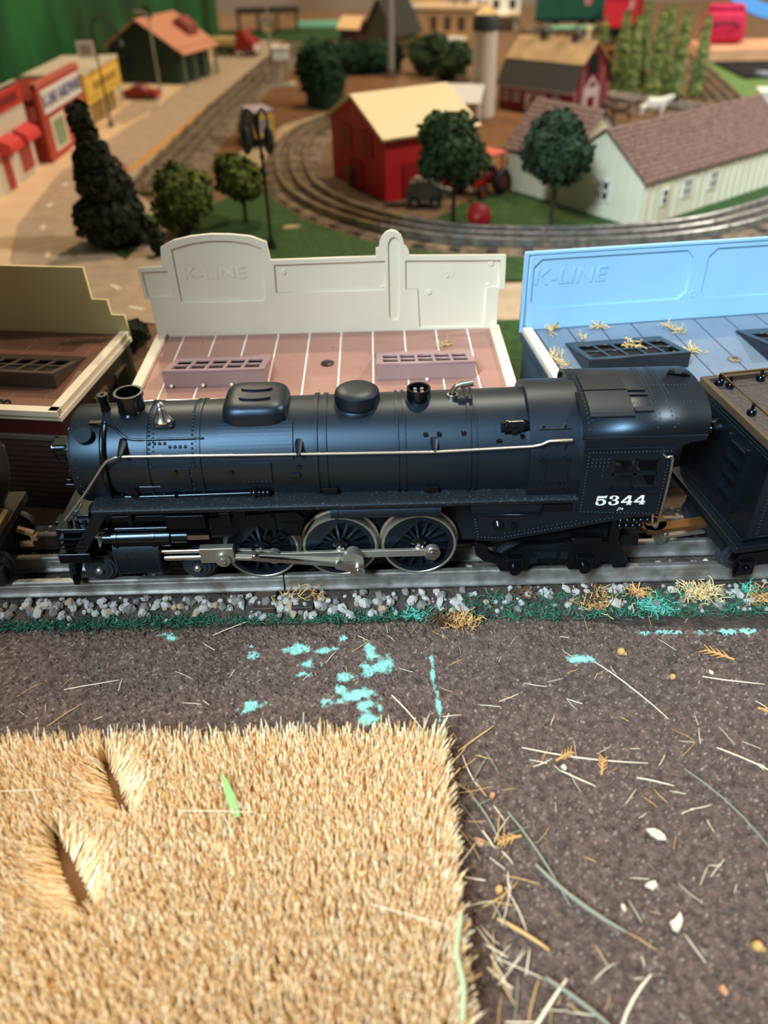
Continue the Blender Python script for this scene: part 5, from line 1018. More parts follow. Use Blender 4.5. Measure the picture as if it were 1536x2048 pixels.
sg = MB().b2((8, -2.6, 50), (154, -1, 74)).build('sign', whitep, t); text('lettering', 'K-LINE HARDWARE', 19, .6, M_('sign_navy', (58, 58, 120), .5), sg, (81, -3, 62), ((1, 0, 0), (0, 0, 1)), sx=.86)
MB().b2((-2, -1.6, 78), (162, 6, 83)).build('parapet_cap', M_('hardware_cap', (196, 104, 82), .6), t); MB().b2((-6, 6, 46), (-1.9, 30, 60)).build('side_sign', M_('side_sign_pink', (190, 92, 84), .6), t)
f_ = MB().b2((18, -2.2, 8), (70, -.8, 44)).build('window', trim_m, t); MB().b2((26, -2.8, 12), (62, -2, 40)).build('pane', M_('window_green', (120, 146, 116), .25), f_); f_ = MB().b2((90, -2.2, 8), (146, -.8, 44)).build('window', trim_m, t); MB().b2((98, -2.8, 12), (138, -2, 40)).build('pane', MATS['window_green'], f_)
t = thing('yellow_store', 'yellow storefront with long sign panel beyond the hardware store', 'building', (-376, 908, 1.2), R(90))
MB().b2((0, 14, 0), (176, 80, 64)).build('walls', M_('yellow_store_wall', (160, 132, 70), .6), t); MB().b2((0, 0, 30), (176, 16, 66)).build('upper_front', M_('yellow_front', (226, 186, 74), .5), t, bev=1); sg = MB().b2((8, -1.4, 40), (168, 0, 58)).build('sign', M_('yellow_sign', (236, 198, 92), .5), t); MB().b2((30, -2, 45), (150, -1.2, 54)).build('sign_print', M_('yellow_sign_print', (176, 132, 44), .5), sg); MB().b2((0, -1, 66), (176, 80, 69)).build('flat_roof', trim_m, t)
for x in (4, 86, 172): MB().b2((x - 2, 2, 0), (x + 2, 6, 30)).build('porch_post', trim_m, t)
# green house
gh = M_('house_dark_green', (22, 54, 36), .6); t = thing('green_house', 'dark green house with salmon gable roof and side porch', 'house', (-328, 1262, 1.2), R(72))
gable(t, 0, 118, 0, 126, 56, 94, gh, M_('roof_salmon', (200, 138, 108), .6), 7, 2)
MB().b2((30, 56, 84), (40, 68, 110)).build('chimney', gh, t); MB().prism([(8, 62), (44, 62), (44, 78), (26, 92), (8, 78)], 'x', 70, 104).build('dormer', M_('dormer_red_brown', (140, 72, 60), .6), t)
for y in (30, 92): window(t, (0, y, 28), 18, 26, '-x', gh, pane_dark, 1, 2)
for x in (26, 84): window(t, (x, 0, 28), 16, 26, '-y', gh, pane_dark, 1, 2)
for x in (2, 40, 78, 116): MB().b2((x - 2, -14, 0), (x + 2, -10, 46)).build('porch_post', M_('porch_sage', (96, 120, 96), .6), t)
roofslab((-4, -20, 44), (122, -20, 44), (122, 1, 54), (-4, 1, 54), 1.6).build('porch_roof', MATS['roof_salmon'], t)
t = thing('flag_pole', 'thin grey pole rising in front of the green house roof', 'pole', (-352, 1216, 1.2), 0); MB().tube([(0, 0, 0), (0, 0, 104), (-4, 0, 110), (-22, 0, 111)], 1.6, 8).build('pole_shaft', gm, t); MB().lathe([(5, 0), (5, 2), (2, 5)], (0, 0, 0), (0, 0, 1), 12).build('pole_base', gm, t)

# ------------------------------------------------------------------ far buildings
t = thing('tan_building', 'tan flat-roofed building with three dark windows behind the silo', 'building', (80, 1800, 0), R(-24))
tb2 = M_('building_tan', (170, 132, 86), .7); MB().b2((0, 0, 0), (150, 110, 56)).build('walls', tb2, t); MB().b2((-3, -3, 56), (153, 113, 61)).build('flat_roof', M_('flat_roof_beige', (196, 168, 132), .7), t)
for x in (62, 94, 126): window(t, (x, 0, 30), 20, 30, '-y', tb2, M_('window_maroon', (76, 52, 50), .4), 1, 1)
MB().b2((54, -16, 0), (140, 0, 7)).build('loading_dock', whitep, t)
for x in (96, 120): MB().cyl((x, 40, 61), (x, 40, 96), 2.4, 2.4, 10).build('smoke_pipe', gy, t)
t = thing('dark_cabin', 'dark steep-roofed cabin behind the grey pole', 'building', (-10, 1620, 0), R(-40)); gable(t, 0, 70, 0, 80, 40, 92, M_('cabin_olive', (92, 78, 46), .7), M_('cabin_roof_dark', (48, 50, 42), .7), 8, 2, along='y')
t = thing('tan_roof_shed', 'tiny dark red shed with glowing tan roof left of the dark cabin', 'shed', (-70, 1800, 0), R(-30)); gable(t, 0, 46, 0, 40, 26, 44, M_('shed_maroon', (70, 26, 24), .7), M_('shed_roof_peach', (232, 186, 130), .6), 5, 2)
t = thing('white_station', 'long white station building with cream platform roof behind the barn', 'building', (236, 1930, 0), R(-4)); MB().b2((0, 0, 0), (112, 60, 66)).build('walls', M_('station_white', (222, 218, 208), .6), t); MB().b2((-10, -40, 30), (110, 2, 35)).build('canopy', M_('canopy_cream', (240, 226, 196), .6), t)
for x in (0, 50, 100): MB().b2((x - 2, -34, 0), (x + 2, -30, 30)).build('canopy_post', trim_m, t)
for x in (18, 56, 94): window(t, (x, 0, 50), 18, 22, '-y', MATS['station_white'], pane_dark, 1, 1)
t = thing('yellow_trim_building', 'white building with bright yellow trim at the top edge', 'building', (20, 2120, 0), R(6)); MB().b2((0, 0, 0), (170, 70, 52)).build('walls', MATS['station_white'], t); MB().b2((-4, -4, 46), (174, 74, 56)).build('roof_trim', M_('trim_yellow', (222, 176, 40), .5), t); MB().b2((-6, -6, 56), (176, 76, 66)).build('roof', whitep, t)
t = thing('mint_platform', 'mint green platform roof in front of the green boxcar', 'platform', (380, 1690, 0), R(-8)); MB().b2((0, 0, 22), (92, 24, 27)).build('platform_roof', M_('mint_green', (126, 196, 160), .5), t, bev=1)
for x in (6, 86): MB().b2((x - 2, 8, 0), (x + 2, 12, 22)).build('post', trim_m, t)
MB().lathe([(6, 0), (6, 9), (0.01, 10)], (78, -6, 20), (0, 0, 1), 12).build('round_lamp', M_('lamp_cream', (240, 232, 180), .4), t)
MB().b2((74, -10, 0), (82, -2, 20)).build('lamp_base', trim_m, t)
def boxcar(label, loc, rz, body, roof, sign):
    t = thing('boxcar', label, 'boxcar', loc, rz); L = 150
    MB().b2((0, -24, 16), (L, 24, 70)).build('body', body, t, bev=1); MB().prism([(-26, 69), (26, 69), (22, 74), (0, 77), (-22, 74)], 'x', -2, L + 2).build('roof', roof, t)
    d = MB().b2((56, -26, 17), (94, -23.6, 68)).build('sliding_door', body, t, bev=.6); MB().b2((0, -22, 10), (L, 22, 16)).build('underframe', black_flat, t)
    if sign[0] == 'disc': MB().cyl((112, -25, 50), (112, -24, 50), 8, 8, 20).build('emblem', sign[1], t)
    else: MB().b2((10, -25, 48), (44, -23.8, 62)).build('printed_panel', sign[1], t)
    for x in (24, 46, L - 46, L - 24):
        for s in (-1, 1): MB().lathe([(0.01, 0), (7, 0), (7, 4), (0.01, 4)], (x, s * 18, 7.4), (0, -s, 0), 16).build('wheel', tyre, t)
    for s in (-1, 1):
        for k in range(9): MB().b2((6 + k * 17, s * 24, 18) if s > 0 else (6 + k * 17, s * 24.8, 18), (8 + k * 17, s * 24.8, 68) if s > 0 else (8 + k * 17, s * 24, 68)).build('side_rib', body, t)
    return t
boxcar('dark green boxcar with pink round emblem at the top edge', (372, 1851, 11), R(-8), M_('boxcar_green', (24, 82, 66), .45), M_('boxcar_green_roof', (40, 70, 60), .5), ('disc', M_('emblem_pink', (186, 120, 128), .5)))
boxcar('bright red boxcar with salmon roof behind the conifers', (500, 1645, 11), R(62), M_('boxcar_red', (214, 44, 62), .45), M_('boxcar_salmon', (226, 96, 76), .5), ('panel', M_('panel_pale', (230, 190, 196), .5)))
# workbench corner with crimson bag and cables
t = thing('workbench', 'pale wooden workbench edge above a dark recess at the right', 'workbench', (590, 1345, 0), R(-2)); MB().b2((0, 0, 3), (460, 125, 22)).build('worktop', M_('bench_wood', (224, 176, 138), .6, col2=(206, 158, 120), scale=3), t, bev=1); MB().b2((10, 6, -1), (450, 120, 3)).build('dark_panel', black_flat, t)
t = thing('dark_void_sheet', 'black sheet made for the dark void below the wooden workbench edge', 'dark void', (598, 1170, 1.5), R(-2)); MB().b2((0, 0, 0), (440, 160, 2)).b2((0, 0, 0), (3, 160, 4)).b2((0, 0, 0), (440, 3, 4)).b2((0, 157, 0), (440, 160, 4)).b2((437, 0, 0), (440, 160, 4)).build('void_shell', black_flat, t); MB().b2((30, 6, 2), (300, 40, 6)).build('grey_tray', M_('tray_grey', (130, 140, 152), .5), t)  # shallow black shell added where the board ends in dark void
t = thing('crimson_bag', 'bulging crimson fabric bag standing on the workbench', 'bag', (604, 1400, 22.4), R(-10)); MB().box((34, 30, 28), (78, 56, 54), tap=(.86, .8)).build('bag_body', M_('bag_crimson', (206, 26, 80), .7, col2=(178, 18, 66), scale=4, bump=.4, bscale=8), t, bev=14, seg=5)
MB().tube(smoothpath([(12, 0, 30), (22, -6, 34), (44, -6, 34), (56, 0, 28)], 5), 2.6, 8).build('bag_strap', M_('bag_strap_dark', (70, 16, 36), .7), t); MB().box((34, 28, 56), (60, 34, 10)).build('bag_top_fold', MATS['bag_crimson'], t, bev=4, seg=4)
cb = M_('cable_blue', (70, 150, 226), .4); co_ = M_('cable_orange', (232, 116, 62), .4)
for i in range(5):
    q = 9.5 * (i - 2); pts = smoothpath([(x + .55 * q, y + .75 * q, z + .35 * q) for x, y, z in ((654, 1640, 172), (666, 1590, 134), (686, 1535, 96), (728, 1490, 68), (790, 1470, 58), (910, 1480, 42))], 6)
    o = MB().tube(pts, 3.0, 8).build('cable', cb); tag(o, ('blue cable looping down past the crimson bag, %s of the bundle' % ('outermost', 'second', 'middle', 'fourth', 'innermost')[i]), 'cable', 'blue cables')
for i in range(2):
    q = i * 11; pts = smoothpath([(690 + q, 1640 + q, 170), (722 + q, 1590 + q, 134), (774 + q, 1550 + q, 108), (850 + q, 1540 + q, 90), (950 + q * 2, 1560 + q, 28)], 6); o = MB().tube(pts, 4.2, 8).build('cable', co_); tag(o, 'orange cable above the blue bundle, %s one' % ('lower', 'upper')[i], 'cable', 'orange cables')
# cattle behind the pale house
def creature(label, loc, rz, body_m, head_m, s=1.0):
    t = thing('cow_figure', label, 'cow', loc, rz); me = bpy.data.meshes.new('body')
    v = [(0, 0, 17), (14, 0, 17.5), (-12, 0, 17.5), (20, 0, 22), (26, 0, 24), (32, 0, 21), (13, 4, 9), (13, 4, 0.8), (13, -4, 9), (13, -4, 0.8), (-12, 4, 9), (-13, 4, 0.8), (-12, -4, 9), (-13, -4, 0.8)]
    e = [(0, 1), (0, 2), (1, 3), (3, 4), (4, 5), (1, 6), (6, 7), (1, 8), (8, 9), (2, 10), (10, 11), (2, 12), (12, 13)]
    me.from_pydata([tuple(c * s * K for c in p) for p in v], e, []); o = bpy.data.objects.new('body', me); COL.objects.link(o); o.parent = t; me.materials.append(body_m)
    o.modifiers.new('skin', 'SKIN'); rad = [6.5, 6.4, 6.2, 4.2, 3.8, 2.4, 2.4, 1.4, 2.4, 1.4, 2.6, 1.4, 2.6, 1.4]
    for i, d in enumerate(me.skin_vertices[0].data): d.radius = (rad[i] * s * K, rad[i] * s * K); d.use_root = (i == 0)
    o.modifiers.new('sub', 'SUBSURF').levels = 2; o.modifiers['sub'].render_levels = 2
    MB().ball((29 * s, 0, 22.4 * s), 1, 12, 8, (5.4 * s, 3.9 * s, 4.3 * s)).ball((27 * s, 4.6 * s, 25 * s), 1, 8, 6, (1.2 * s, 2.2 * s, 1 * s)).ball((27 * s, -4.6 * s, 25 * s), 1, 8, 6, (1.2 * s, 2.2 * s, 1 * s)).build('head_patch', head_m, t)
    MB().tube(smoothpath([(-17 * s, 0, 20 * s), (-20 * s, 0, 17 * s), (-20.5 * s, 0, 9 * s)], 4), .8 * s, 6).build('tail', head_m, t)
creature('white cow figure with black head behind the pale house', (376, 918, 0), R(-8), whitep, M_('cow_black', (40, 30, 28), .6))
creature('brown cow figure behind the pale house, near the barn', (330, 896, 0), R(172), M_('cow_brown', (84, 58, 42), .7), M_('cow_black', (40, 30, 28)), .8)

# dark trestle and pale green board against the back wall
t = thing('wooden_trestle', 'low dark wooden trestle against the drab back wall', 'trestle', (-320, 1960, 0), R(3)); MB().b2((0, 0, 40), (150, 24, 52)).build('deck', M_('trestle_dark', (52, 44, 36), .8), t)
for x in (4, 50, 96, 142): MB().b2((x - 3, 2, 0), (x + 3, 22, 40)).build('leg', MATS['trestle_dark'], t)
o = MB().b2((-190, 2070, 0), (-80, 2084, 12)).build('mint_board', M_('mint_green', (126, 196, 160), .5)); tag(o, 'pale mint green board standing before the back wall', 'board')
t = thing('scrap_block', 'small tan block under the dark trestle', 'block', (-262, 1976, 0), R(10)); MB().b2((0, 0, 0), (28, 20, 30)).build('block_body', M_('load_tan', (206, 178, 120), .8), t, bev=3)

# ------------------------------------------------------------------ foreground: brown soil sheet, coir mat, fibres and straw
g = np.random.default_rng(11)
def smooth_noise(nx, ny, cell, seed):
    q = np.random.default_rng(seed); cx, cy = int(nx / cell) + 3, int(ny / cell) + 3; a = q.uniform(-1, 1, (cy, cx)); X = np.arange(nx) / cell; Y = np.arange(ny) / cell
    i = X.astype(int); j = Y.astype(int); fx = (X - i); fy = (Y - j); fx = fx * fx * (3 - 2 * fx); fy = (fy * fy * (3 - 2 * fy))[:, None]
    A = a[j][:, i]; B = a[j][:, i + 1]; C_ = a[j + 1][:, i]; D = a[j + 1][:, i + 1]; return (A * (1 - fx) + B * fx) * (1 - fy) + (C_ * (1 - fx) + D * fx) * fy
step = 0.62; xa, xb, ya, yb_ = -215.0, 225.0, -235.0, -33.5
nx, ny = int((xb - xa) / step), int((yb_ - ya) / step); X = np.linspace(xa, xb, nx); Y = np.linspace(ya, yb_, ny); XX, YY = np.meshgrid(X, Y)
edge = -34.5 - np.clip((XX - 60) / 65, 0, 1) * 8 + smooth_noise(nx, ny, 14, 3) * 0.8
Z = g.normal(0, .36, (ny, nx)) + smooth_noise(nx, ny, 2.2, 5) * .30 + smooth_noise(nx, ny, 9, 6) * .25 + smooth_noise(nx, ny, 60, 7) * .5
Z += 0.2; dep = np.clip((YY - edge) / 1.6, 0, 1); Z = Z * (1 - dep) - 1.6 * dep
V = np.stack([XX + g.normal(0, .12, XX.shape), YY, Z], -1).reshape(-1, 3); idx = np.arange(nx * ny).reshape(ny, nx); Fq = np.stack([idx[:-1, :-1], idx[:-1, 1:], idx[1:, 1:], idx[1:, :-1]], -1).reshape(-1, 4)
soil = mat('brown_granular_soil', (104, 86, 78), .92, col2=(66, 52, 46), scale=34, contrast=(.35, .7))
so = struct(np_object('soil_sheet', V, Fq, soil, None, False))
# teal paint stains with a shape of their own, and pale dusty flecks: vertex colour masks
blobs = [(-53, -51, 2.6, 1.6), (-35, -48, 4, 2), (-28, -49, 5, 1.4), (-18, -43, 1.6, 1.2), (-30, -56, 2.6, 2.8), (-32, -61, 3.6, 1.4), (-7, -49, 2.6, 4), (-4, -57, 4.4, 4.2), (-8, -60, 2.4, 4), (-17, -63, 3.4, 1.8), (-18, -69, 2.2, 1.6), (-9, -71, 3, 3), (-8, -76, 3.6, 3), (-22, -74, 4, 1.6), (-13, -73, 3, 2), (-51, -75, 5, 2.2), (-8, -84, 2.6, 2.6), (74, -57, 4, 1.8), (-90, -37.6, 3.4, 1), (-86, -40, 2, 1.2), (110, -43.5, 12, 1), (140, -44, 14, 1.3), (-54, -45, .9, .9), (17, -62, .7, 7), (18, -78, .8, 8), (18, -92, 1.5, 5)]
n1 = smooth_noise(nx, ny, 2.4, 21) * .5 + smooth_noise(nx, ny, 6, 22) * .7; mask = np.zeros((ny, nx))
for bx_, by_, rx_, ry_ in blobs: mask = np.maximum(mask, 1.25 - np.sqrt(((XX - bx_) / rx_) ** 2 + ((YY - by_) / ry_) ** 2) + n1 * 1.1 - .12)
mask = np.clip(mask * 1.6 + g.normal(0, .16, mask.shape) * (mask > 0), 0, .92); fleck = .8 * (g.random((ny, nx)) > .955) * g.uniform(.2, .8, (ny, nx))
at_ = so.data.color_attributes.new('stain', 'FLOAT_COLOR', 'POINT'); at_.data.foreach_set('color', np.stack([mask, fleck, np.zeros_like(mask), np.ones_like(mask)], -1).astype(np.float32).ravel())
nt = soil.node_tree; N = nt.nodes; L = nt.links; b = N['Principled BSDF']; src = b.inputs['Base Color'].links[0].from_socket; va = N.new('ShaderNodeVertexColor'); va.layer_name = 'stain'; sp_ = N.new('ShaderNodeSeparateColor'); L.new(va.outputs['Color'], sp_.inputs[0])
for k, c in ((1, (186, 168, 156)), (0, (140, 206, 196))):
    mx = N.new('ShaderNodeMix'); mx.data_type = 'RGBA'; L.new(sp_.outputs[k], mx.inputs[0]); L.new(src, mx.inputs[6]); mx.inputs[7].default_value = (*lin(c), 1); src = mx.outputs[2]
L.new(src, b.inputs['Base Color'])

# coir mat (ripe wheat field): backing and bristles
mat_t = thing('coir_mat', 'thick golden coir bristle mat lying on the brown soil', 'mat', (-90, -150, 0), 0)
MX0, MX1, MY0, MY1 = -205.0, 17.0, -232.0, -97.5
bk = MB().b2((MX0 + 90, MY0 + 150, 0.4), (MX1 + 90 - 1, MY1 + 150 - 1, 2.6)).build('mat_backing', mat('coir_backing', (112, 76, 40), .95), mat_t)
ds = 0.74; gx = np.arange(MX0, MX1, ds); gy_ = np.arange(MY0, MY1, ds * .9); BX, BY = np.meshgrid(gx, gy_); BX = BX.ravel() + g.uniform(-.4, .4, BX.size); BY = BY.ravel() + g.uniform(-.4, .4, BY.size)
# only what the photograph shows and a margin around it
keep = (BX > -(175 + BY * .35) * 1.0 - 70) & (BY > -222); BX, BY = BX[keep], BY[keep]
edge_x = 17.5 + 1.4 * np.sin(BY * .21) + np.where(BY < -170, 2.0, 0); keep = (BX < edge_x) & (BY < -97.5 + 1.0 * np.sin(BX * .13)); BX, BY = BX[keep], BY[keep]
lx = g.normal(0, .10, BX.size); ly = g.normal(.03, .10, BX.size); hh = g.normal(11.2, .85, BX.size); cl = np.sin(BX * .9 + 3 * np.sin(BY * .5)) * np.cos(BY * .8 + 2 * np.sin(BX * .37)); lx += cl * .05; hh += cl * .35
lx += np.clip((BX - 11) / 8, 0, 1) * .45; ly += np.clip((BY + 103) / 6, 0, 1) * .25
hh += np.clip((BY + 101) / 3, 0, 1) * np.abs(g.normal(0, 1.6, BX.size)); gone = np.zeros(BX.size, bool)
for (x0, y0), (x1, y1), wd, st_r, side in (((-97, -100), (-82, -126), .5, 15, 1), ((-105, -128), (-85, -156), 1.3, 18, 1)):
    d = np.array([x1 - x0, y1 - y0], float); Ld = np.hypot(*d); d /= Ld; n_ = np.array([-d[1], d[0]]); rx_, ry_ = BX - x0, BY - y0; t_ = rx_ * d[0] + ry_ * d[1]; s_ = rx_ * n_[0] + ry_ * n_[1]
    w_ = np.clip(np.sin(np.clip(t_ / Ld, 0, 1) * math.pi), 0, 1) ** .6; ins = (t_ > 0) & (t_ < Ld); gone |= ins & (np.abs(s_) < wd * w_)
    fall = np.exp(-np.abs(s_) / st_r * 2.2) * w_ * ins; lx += n_[0] * np.sign(s_) * fall * .95; ly += n_[1] * np.sign(s_) * fall * .95
BX, BY, lx, ly, hh = [a[~gone] for a in (BX, BY, lx, ly, hh)]; nb = BX.size
ln = np.sqrt(1 + lx ** 2 + ly ** 2); z0 = np.full(nb, 2.0); r0 = g.uniform(.17, .29, nb); rings = []
for f, rs_ in ((0, 1.0), (.55, .95), (1, .55)):
    bend = f * f; cx_ = BX + lx * hh * (f * .6 + bend * .5) / ln; cy_ = BY + ly * hh * (f * .6 + bend * .5) / ln; cz_ = z0 + hh * f / ln
    for k in range(3):
        a = 2.0944 * k + BX * 7; rings.append(np.stack([cx_ + np.cos(a) * r0 * rs_, cy_ + np.sin(a) * r0 * rs_, cz_], -1))
Vb = np.stack(rings, 1); o9 = np.arange(nb)[:, None] * 9; q = []
for rr_ in (0, 3):
    for k in range(3): q.append(o9 + np.array([[rr_ + k, rr_ + (k + 1) % 3, rr_ + 3 + (k + 1) % 3, rr_ + 3 + k]]))
Fb = np.concatenate(q, 0); Vb = Vb.reshape(-1, 3) + np.array([90, 150, 0])
br_m = mat('coir_bristle', (214, 166, 96), .65, island=[(220, 166, 102), (250, 222, 170), (254, 238, 202), (238, 196, 134), (255, 250, 232), (252, 230, 182)])
br = np_object('bristles', Vb, Fb, br_m, mat_t); tag(br, 'upright golden coir bristles', kind='stuff')
tipf = np.stack([o9[:, 0] + 6, o9[:, 0] + 7, o9[:, 0] + 8], -1)

# trackside fibres
green_m = mat('turf_fibre_green', (44, 118, 92), .9, island=[(20, 60, 48), (36, 98, 76), (58, 132, 106), (26, 78, 60)])
teal_m = mat('turf_fibre_teal', (84, 176, 160), .9, island=[(60, 140, 124), (100, 190, 172), (74, 160, 146)])
tan_m = mat('turf_fibre_tan', (188, 142, 86), .9, island=[(156, 106, 62), (198, 152, 94), (214, 176, 116), (140, 98, 60)])
brn_m = mat('turf_fibre_brown', (96, 66, 46), .9, island=[(70, 48, 36), (104, 72, 50), (128, 92, 62)])
rg = random.Random(5); m = MB()
def gz(y): return 3.0 if y > -25 else max(3.0 - (-25 - y) * .36, .6)
for i in range(2600):
    x = rg.uniform(-165, 160)
    if x < 30: y = rg.gauss(-31.8, 1.2)
    else: y = rg.uniform(-36, -23.5)
    if -75 < x < -25 and rg.random() < .75 and i % 3: continue
    strand(m, (x, y, gz(y) + abs(rg.gauss(0, .5))), rg.uniform(2, 4.5), .17, rg, 1.0, .8)
tag(m.build('turf_fibre', green_m), 'dark green curly turf fibre strip along the track edge', 'turf fibre', kind='stuff')
tf = 'fibre tufts along the near rail'
def ftuft(lb, x, y, n, rx, ry, mt, seed, L=5.0, hz=2.0): tuft(lb, x, y, gz(y), rx, ry, n, L, mt, tf, 0, .2, seed, hz).name = 'fibre_tuft'
ftuft('curly tan fibre tuft hanging at the rail joint', -36, -21.5, 60, 11, 2.5, tan_m, 41, 6)
ftuft('tan fibre tuft on the soil edge in front of the last driving wheel', 31, -36, 120, 6, 4, tan_m, 42)
ftuft('dark brown fibre tuft left of the tan one at the soil edge', 22, -34.5, 80, 5, 3, brn_m, 43)
ftuft('large brown-tan fibre tuft in front of the cab steps', 86, -27.5, 170, 8, 6, tan_m, 44)
ftuft('straw coloured fibre tuft below the tender front', 130, -25, 170, 8, 6, mat('turf_fibre_straw', (206, 176, 120), .9, island=[(186, 150, 92), (214, 188, 134), (228, 206, 158)]), 45)
ftuft('tan fibre tuft at the right edge below the tender truck', 154, -28, 80, 5, 5, tan_m, 46)
ftuft('small brown fibre tuft behind the trailing truck', 58, -23.5, 60, 4, 2, brn_m, 47, 4)
ftuft('bright teal fibre tuft between the brown and straw tufts', 110, -30, 130, 8, 4, teal_m, 48)
ftuft('small teal fibre tuft at the foot of the ballast near the crank', 12, -31.5, 70, 6, 3, teal_m, 49, 4)
ftuft('teal fibre tuft under the tender front corner', 150, -24, 36, 3, 1.6, teal_m, 50, 4)
ftuft('brown fibre tuft beside the cab side', 104, -24, 70, 5, 2, tan_m, 51, 4)

# straw, twigs and flakes on the soil
straw_m = [mat('straw_pale', (226, 214, 188), .7), mat('straw_gold', (200, 162, 104), .7), mat('twig_grey_green', (132, 138, 122), .8)]
def on_mat(x, y): return x < 21 and y < -96
def straw(name, x, y, a, L, r, mt, lb, cat, grp, bend=.1, z=None, tilt=0, seed=0):
    q = random.Random(seed); P = []; z = .75 + r if z is None else z
    for i in range(6):
        f = i / 5 - .5; P.append((f * L, bend * L * (.25 - f * f) * (1 if q.random() < .99 else 1), f * L * tilt + abs(math.sin(i * 2.1 + seed)) * .15))
    r *= .72; m = MB().tube(P, [r * .8, r, r, r, r * .9, r * .5], 5, True); o = m.build(name, mt); o.location = (x * K, y * K, z * K); o.rotation_euler = (0, 0, a); return tag(o, lb, cat, grp)
big = [(89, -73, -.95, 34, .35, 0, .12, 'long pale straw across the soil below the cab'), (107, -123, -1.05, 36, .4, 2, .25, 'long curved pale straw right of the white flake'), (66, -101, -.18, 42, .35, 0, -.12, 'very long thin pale straw above the white flake'), (7, -82, -1.0, 22, .4, 0, .1, 'pale straw bent at the corner of the mat'), (30, -93, .65, 17, .4, 1, .02, 'double golden straw beside the mat corner'), (128, -70, -.2, 22, .35, 0, -.05, 'straight pale straw near the right edge'), (44, -137, -1.15, 34, .5, 2, .12, 'grey-green twig running along the dark strip beside the mat'), (54, -150, -.75, 30, .9, 2, -.18, 'thick grey-green twig below the curved one'), (30, -125, -1.2, 20, .5, 2, .2, 'short grey-green twig close to the mat side'), (38, -181, .85, 24, .8, 0, .05, 'thick pale straw at the bottom beside the mat'), (62, -180, .9, 22, .7, 0, .25, 'bowed pale straw at the bottom right of the mat'), (48, -178, -.7, 20, .8, 2, .1, 'grey twig crossing the straws at the bottom'), (36, -160, -.6, 16, .8, 1, .1, 'thick golden straw stub right of the mat edge'), (87, -112, -.3, 12, .35, 0, .08, 'short pale straw above the white flake'), (120, -105, -.6, 20, .35, 0, .1, 'pale straw near the right edge, mid height'), (62, -110, -.55, 12, .35, 0, 0, 'short straight straw left of the golden fibre sprig'), (-112, -64, .2, 20, .3, 0, .02, 'long pale straw on the soil near the left edge'), (-118, -78, .8, 14, .25, 1, .1, 'thin golden straw above the mat at left'), (-62, -35.5, .5, 18, .3, 0, .1, 'pale straw leaning over the turf strip')]
for i, (x, y, a, L, r, k, bd, lb) in enumerate(big): straw('twig' if k == 2 else 'straw', x, y, a, L, r, straw_m[k], lb, 'twig' if k == 2 else 'straw', None, bd, None, 0, i)
n = 0; i = 100
while n < 150:
    x = rg.uniform(-150, 150); y = rg.uniform(-200, -38); i += 1
    if on_mat(x - 3, y - 3) or (x < -20 and rg.random() < .45): continue
    near = 21 < x < 40 and y < -95; k = rg.choice([0, 0, 1]) if not near else rg.choice([0, 1, 1, 2])
    straw('straw', x, y, rg.uniform(0, 3.14), rg.uniform(2.5, 9) * (1.5 if near else 1), rg.uniform(.12, .24), straw_m[k], 'short %s bit of dry straw scattered on the brown soil' % ('pale', 'golden', 'grey-green')[k], 'straw', '%s straw bits on the soil' % ('pale', 'golden', 'grey-green')[k], rg.uniform(-.2, .2), (1.0 if not near else 1.0 + rg.uniform(0, 1.5)), 0, i); n += 1
for j in range(60):
    y = rg.uniform(-205, -98); x = rg.uniform(22, 34) + (-98 - y) * .09 * rg.random(); k = rg.choice([0, 0, 1, 1, 2])
    straw('straw', x, y, rg.choice([rg.uniform(-.6, .6), rg.uniform(-1.5, -.6), rg.uniform(.6, 1.6)]), rg.uniform(5, 15), rg.uniform(.16, .34), straw_m[k], 'thin %s straw in the litter beside the right edge of the mat' % ('pale', 'golden', 'grey-green')[k], 'straw', '%s straw litter beside the mat' % ('pale', 'golden', 'grey-green')[k], rg.uniform(-.2, .2), 1.0 + rg.uniform(0, 2.2), rg.uniform(-.12, .12), 900 + j)
for j, (x, y, a, L, z, lb) in enumerate([(-120, -118, .02, 22, 14, 'thin pale straw lying on the mat at its left end'), (-53, -127, -.05, 24, 14, 'thin straw lying on the mat beside the green blade'), (4, -160, -.3, 22, 14, 'thin straw lying on the mat near its right edge')]): straw('straw', x, y, a, L, .22, straw_m[0], lb, 'straw', None, .02, z, 0, j)
o = MB().prism([(-.9, -7), (.9, -7), (1.5, 0), (.5, 7), (0, 8.5), (-.5, 7), (-1.3, 0)], 'z', 0, .25).build('grass_blade', mat('blade_green', (134, 178, 110), .6)); o.location = (-50 * K, -122 * K, 14.2 * K); o.rotation_euler = (.25, .1, .45); tag(o, 'single green grass blade lying on the coir mat', 'grass blade')
o = MB().tube(smoothpath([(0, -14, 0), (1, -6, .5), (0, 2, .4), (2, 12, 0)], 4), .8, 6).build('twig', mat('twig_pale_green', (170, 186, 150), .7)); o.location = (16 * K, -172 * K, 13.6 * K); tag(o, 'pale green twig lying along the mat right edge', 'twig')
fl_m = [mat('flake_ivory', (212, 198, 176), .7), mat('flake_orange', (184, 132, 98), .7), mat('flake_gold', (190, 152, 92), .8)]
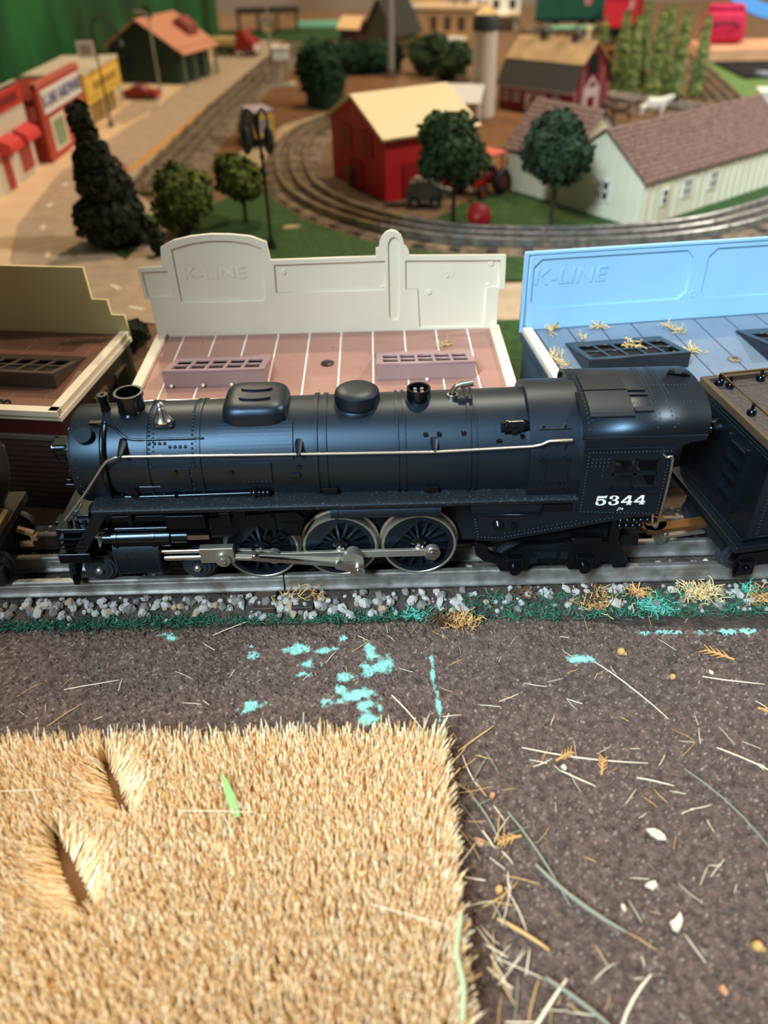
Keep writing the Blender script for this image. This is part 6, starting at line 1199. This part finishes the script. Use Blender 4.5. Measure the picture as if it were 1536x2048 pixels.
fl = [(82, -131, 4.5, 0, 'ivory winged flake on the soil, largest one'), (76, -147, 3.6, 0, 'ivory flake below the winged flake'), (80, -158, 4.4, 0, 'crumpled ivory flake lower on the soil'), (58, -106, 2.4, 0, 'small ivory flake right of the mat corner'), (66, -153, 2.0, 0, 'small pale flake left of the crumpled one'), (33, -116, 2.2, 1, 'orange seed cluster beside the mat corner'), (27, -132, 3.0, 1, 'orange seed husk in the dark strip by the mat'), (87, -176, 3.0, 1, 'peach flake near the bottom'), (90, -55, 3.2, 2, 'golden fluffy ball on the soil below the cab'), (100, -165, 3.0, 2, 'golden speck low on the soil at right'), (31, -147, 2.4, 2, 'gold husk in the dark strip by the mat'), (106, -68, 2.4, 2, 'small gold husk near the long straw'), (121, -66, 2.0, 0, 'white chip near the straight straw')]
for j, (x, y, s, k, lb) in enumerate(fl):
    q = random.Random(j); m = MB(); nn = 7; P = [(math.cos(6.283 * a / nn) * s * q.uniform(.3, .85), math.sin(6.283 * a / nn) * s * q.uniform(.2, .55)) for a in range(nn)]
    m.prism(P, 'z', 0, .5); m.v = [(p[0], p[1], p[2] + .10 * abs(p[0]) + q.uniform(0, .5)) for p in m.v]
    if k == 2: m.ball((0, 0, s * .35), s * .5, 8, 6)
    o = m.build('flake', fl_m[k]); o.location = (x * K, y * K, 1.0 * K); o.rotation_euler = (0, 0, q.uniform(0, 3)); tag(o, lb, 'flake')
sprig_m = mat('sprig_tan', (190, 146, 88), .85)
for j, (x, y, s, lb) in enumerate([(70, -109, 7, 'tan branching sprig below the very long straw'), (56, -103, 7, 'tan branching sprig at the left end of the long straw'), (132, -60, 11, 'long tan branching sprig near the right edge'), (132, -83, 6, 'tan fan-shaped sprig near the right edge'), (40, -130, 8, 'yellowish branching sprig in the dark strip by the mat'), (-56, -92, 5, 'small tan curl just behind the mat edge')]):
    q = random.Random(90 + j); m = MB(); a = q.uniform(0, 6.28)
    m.tube([(0, 0, .3), (s * .5 * math.cos(a), s * .5 * math.sin(a), .8), (s * math.cos(a), s * math.sin(a), .5)], [.5, .5, .3], 5)
    for k in range(8): f = .2 + .1 * k; b_ = a + (.7 if k % 2 else -.7); p0 = (s * f * math.cos(a), s * f * math.sin(a), .7); m.tube([p0, (p0[0] + s * .35 * math.cos(b_), p0[1] + s * .35 * math.sin(b_), .9)], [.35, .2], 4)
    o = m.build('dry_sprig', sprig_m); o.location = (x * K, y * K, 1.0 * K); tag(o, lb, 'dry sprig')
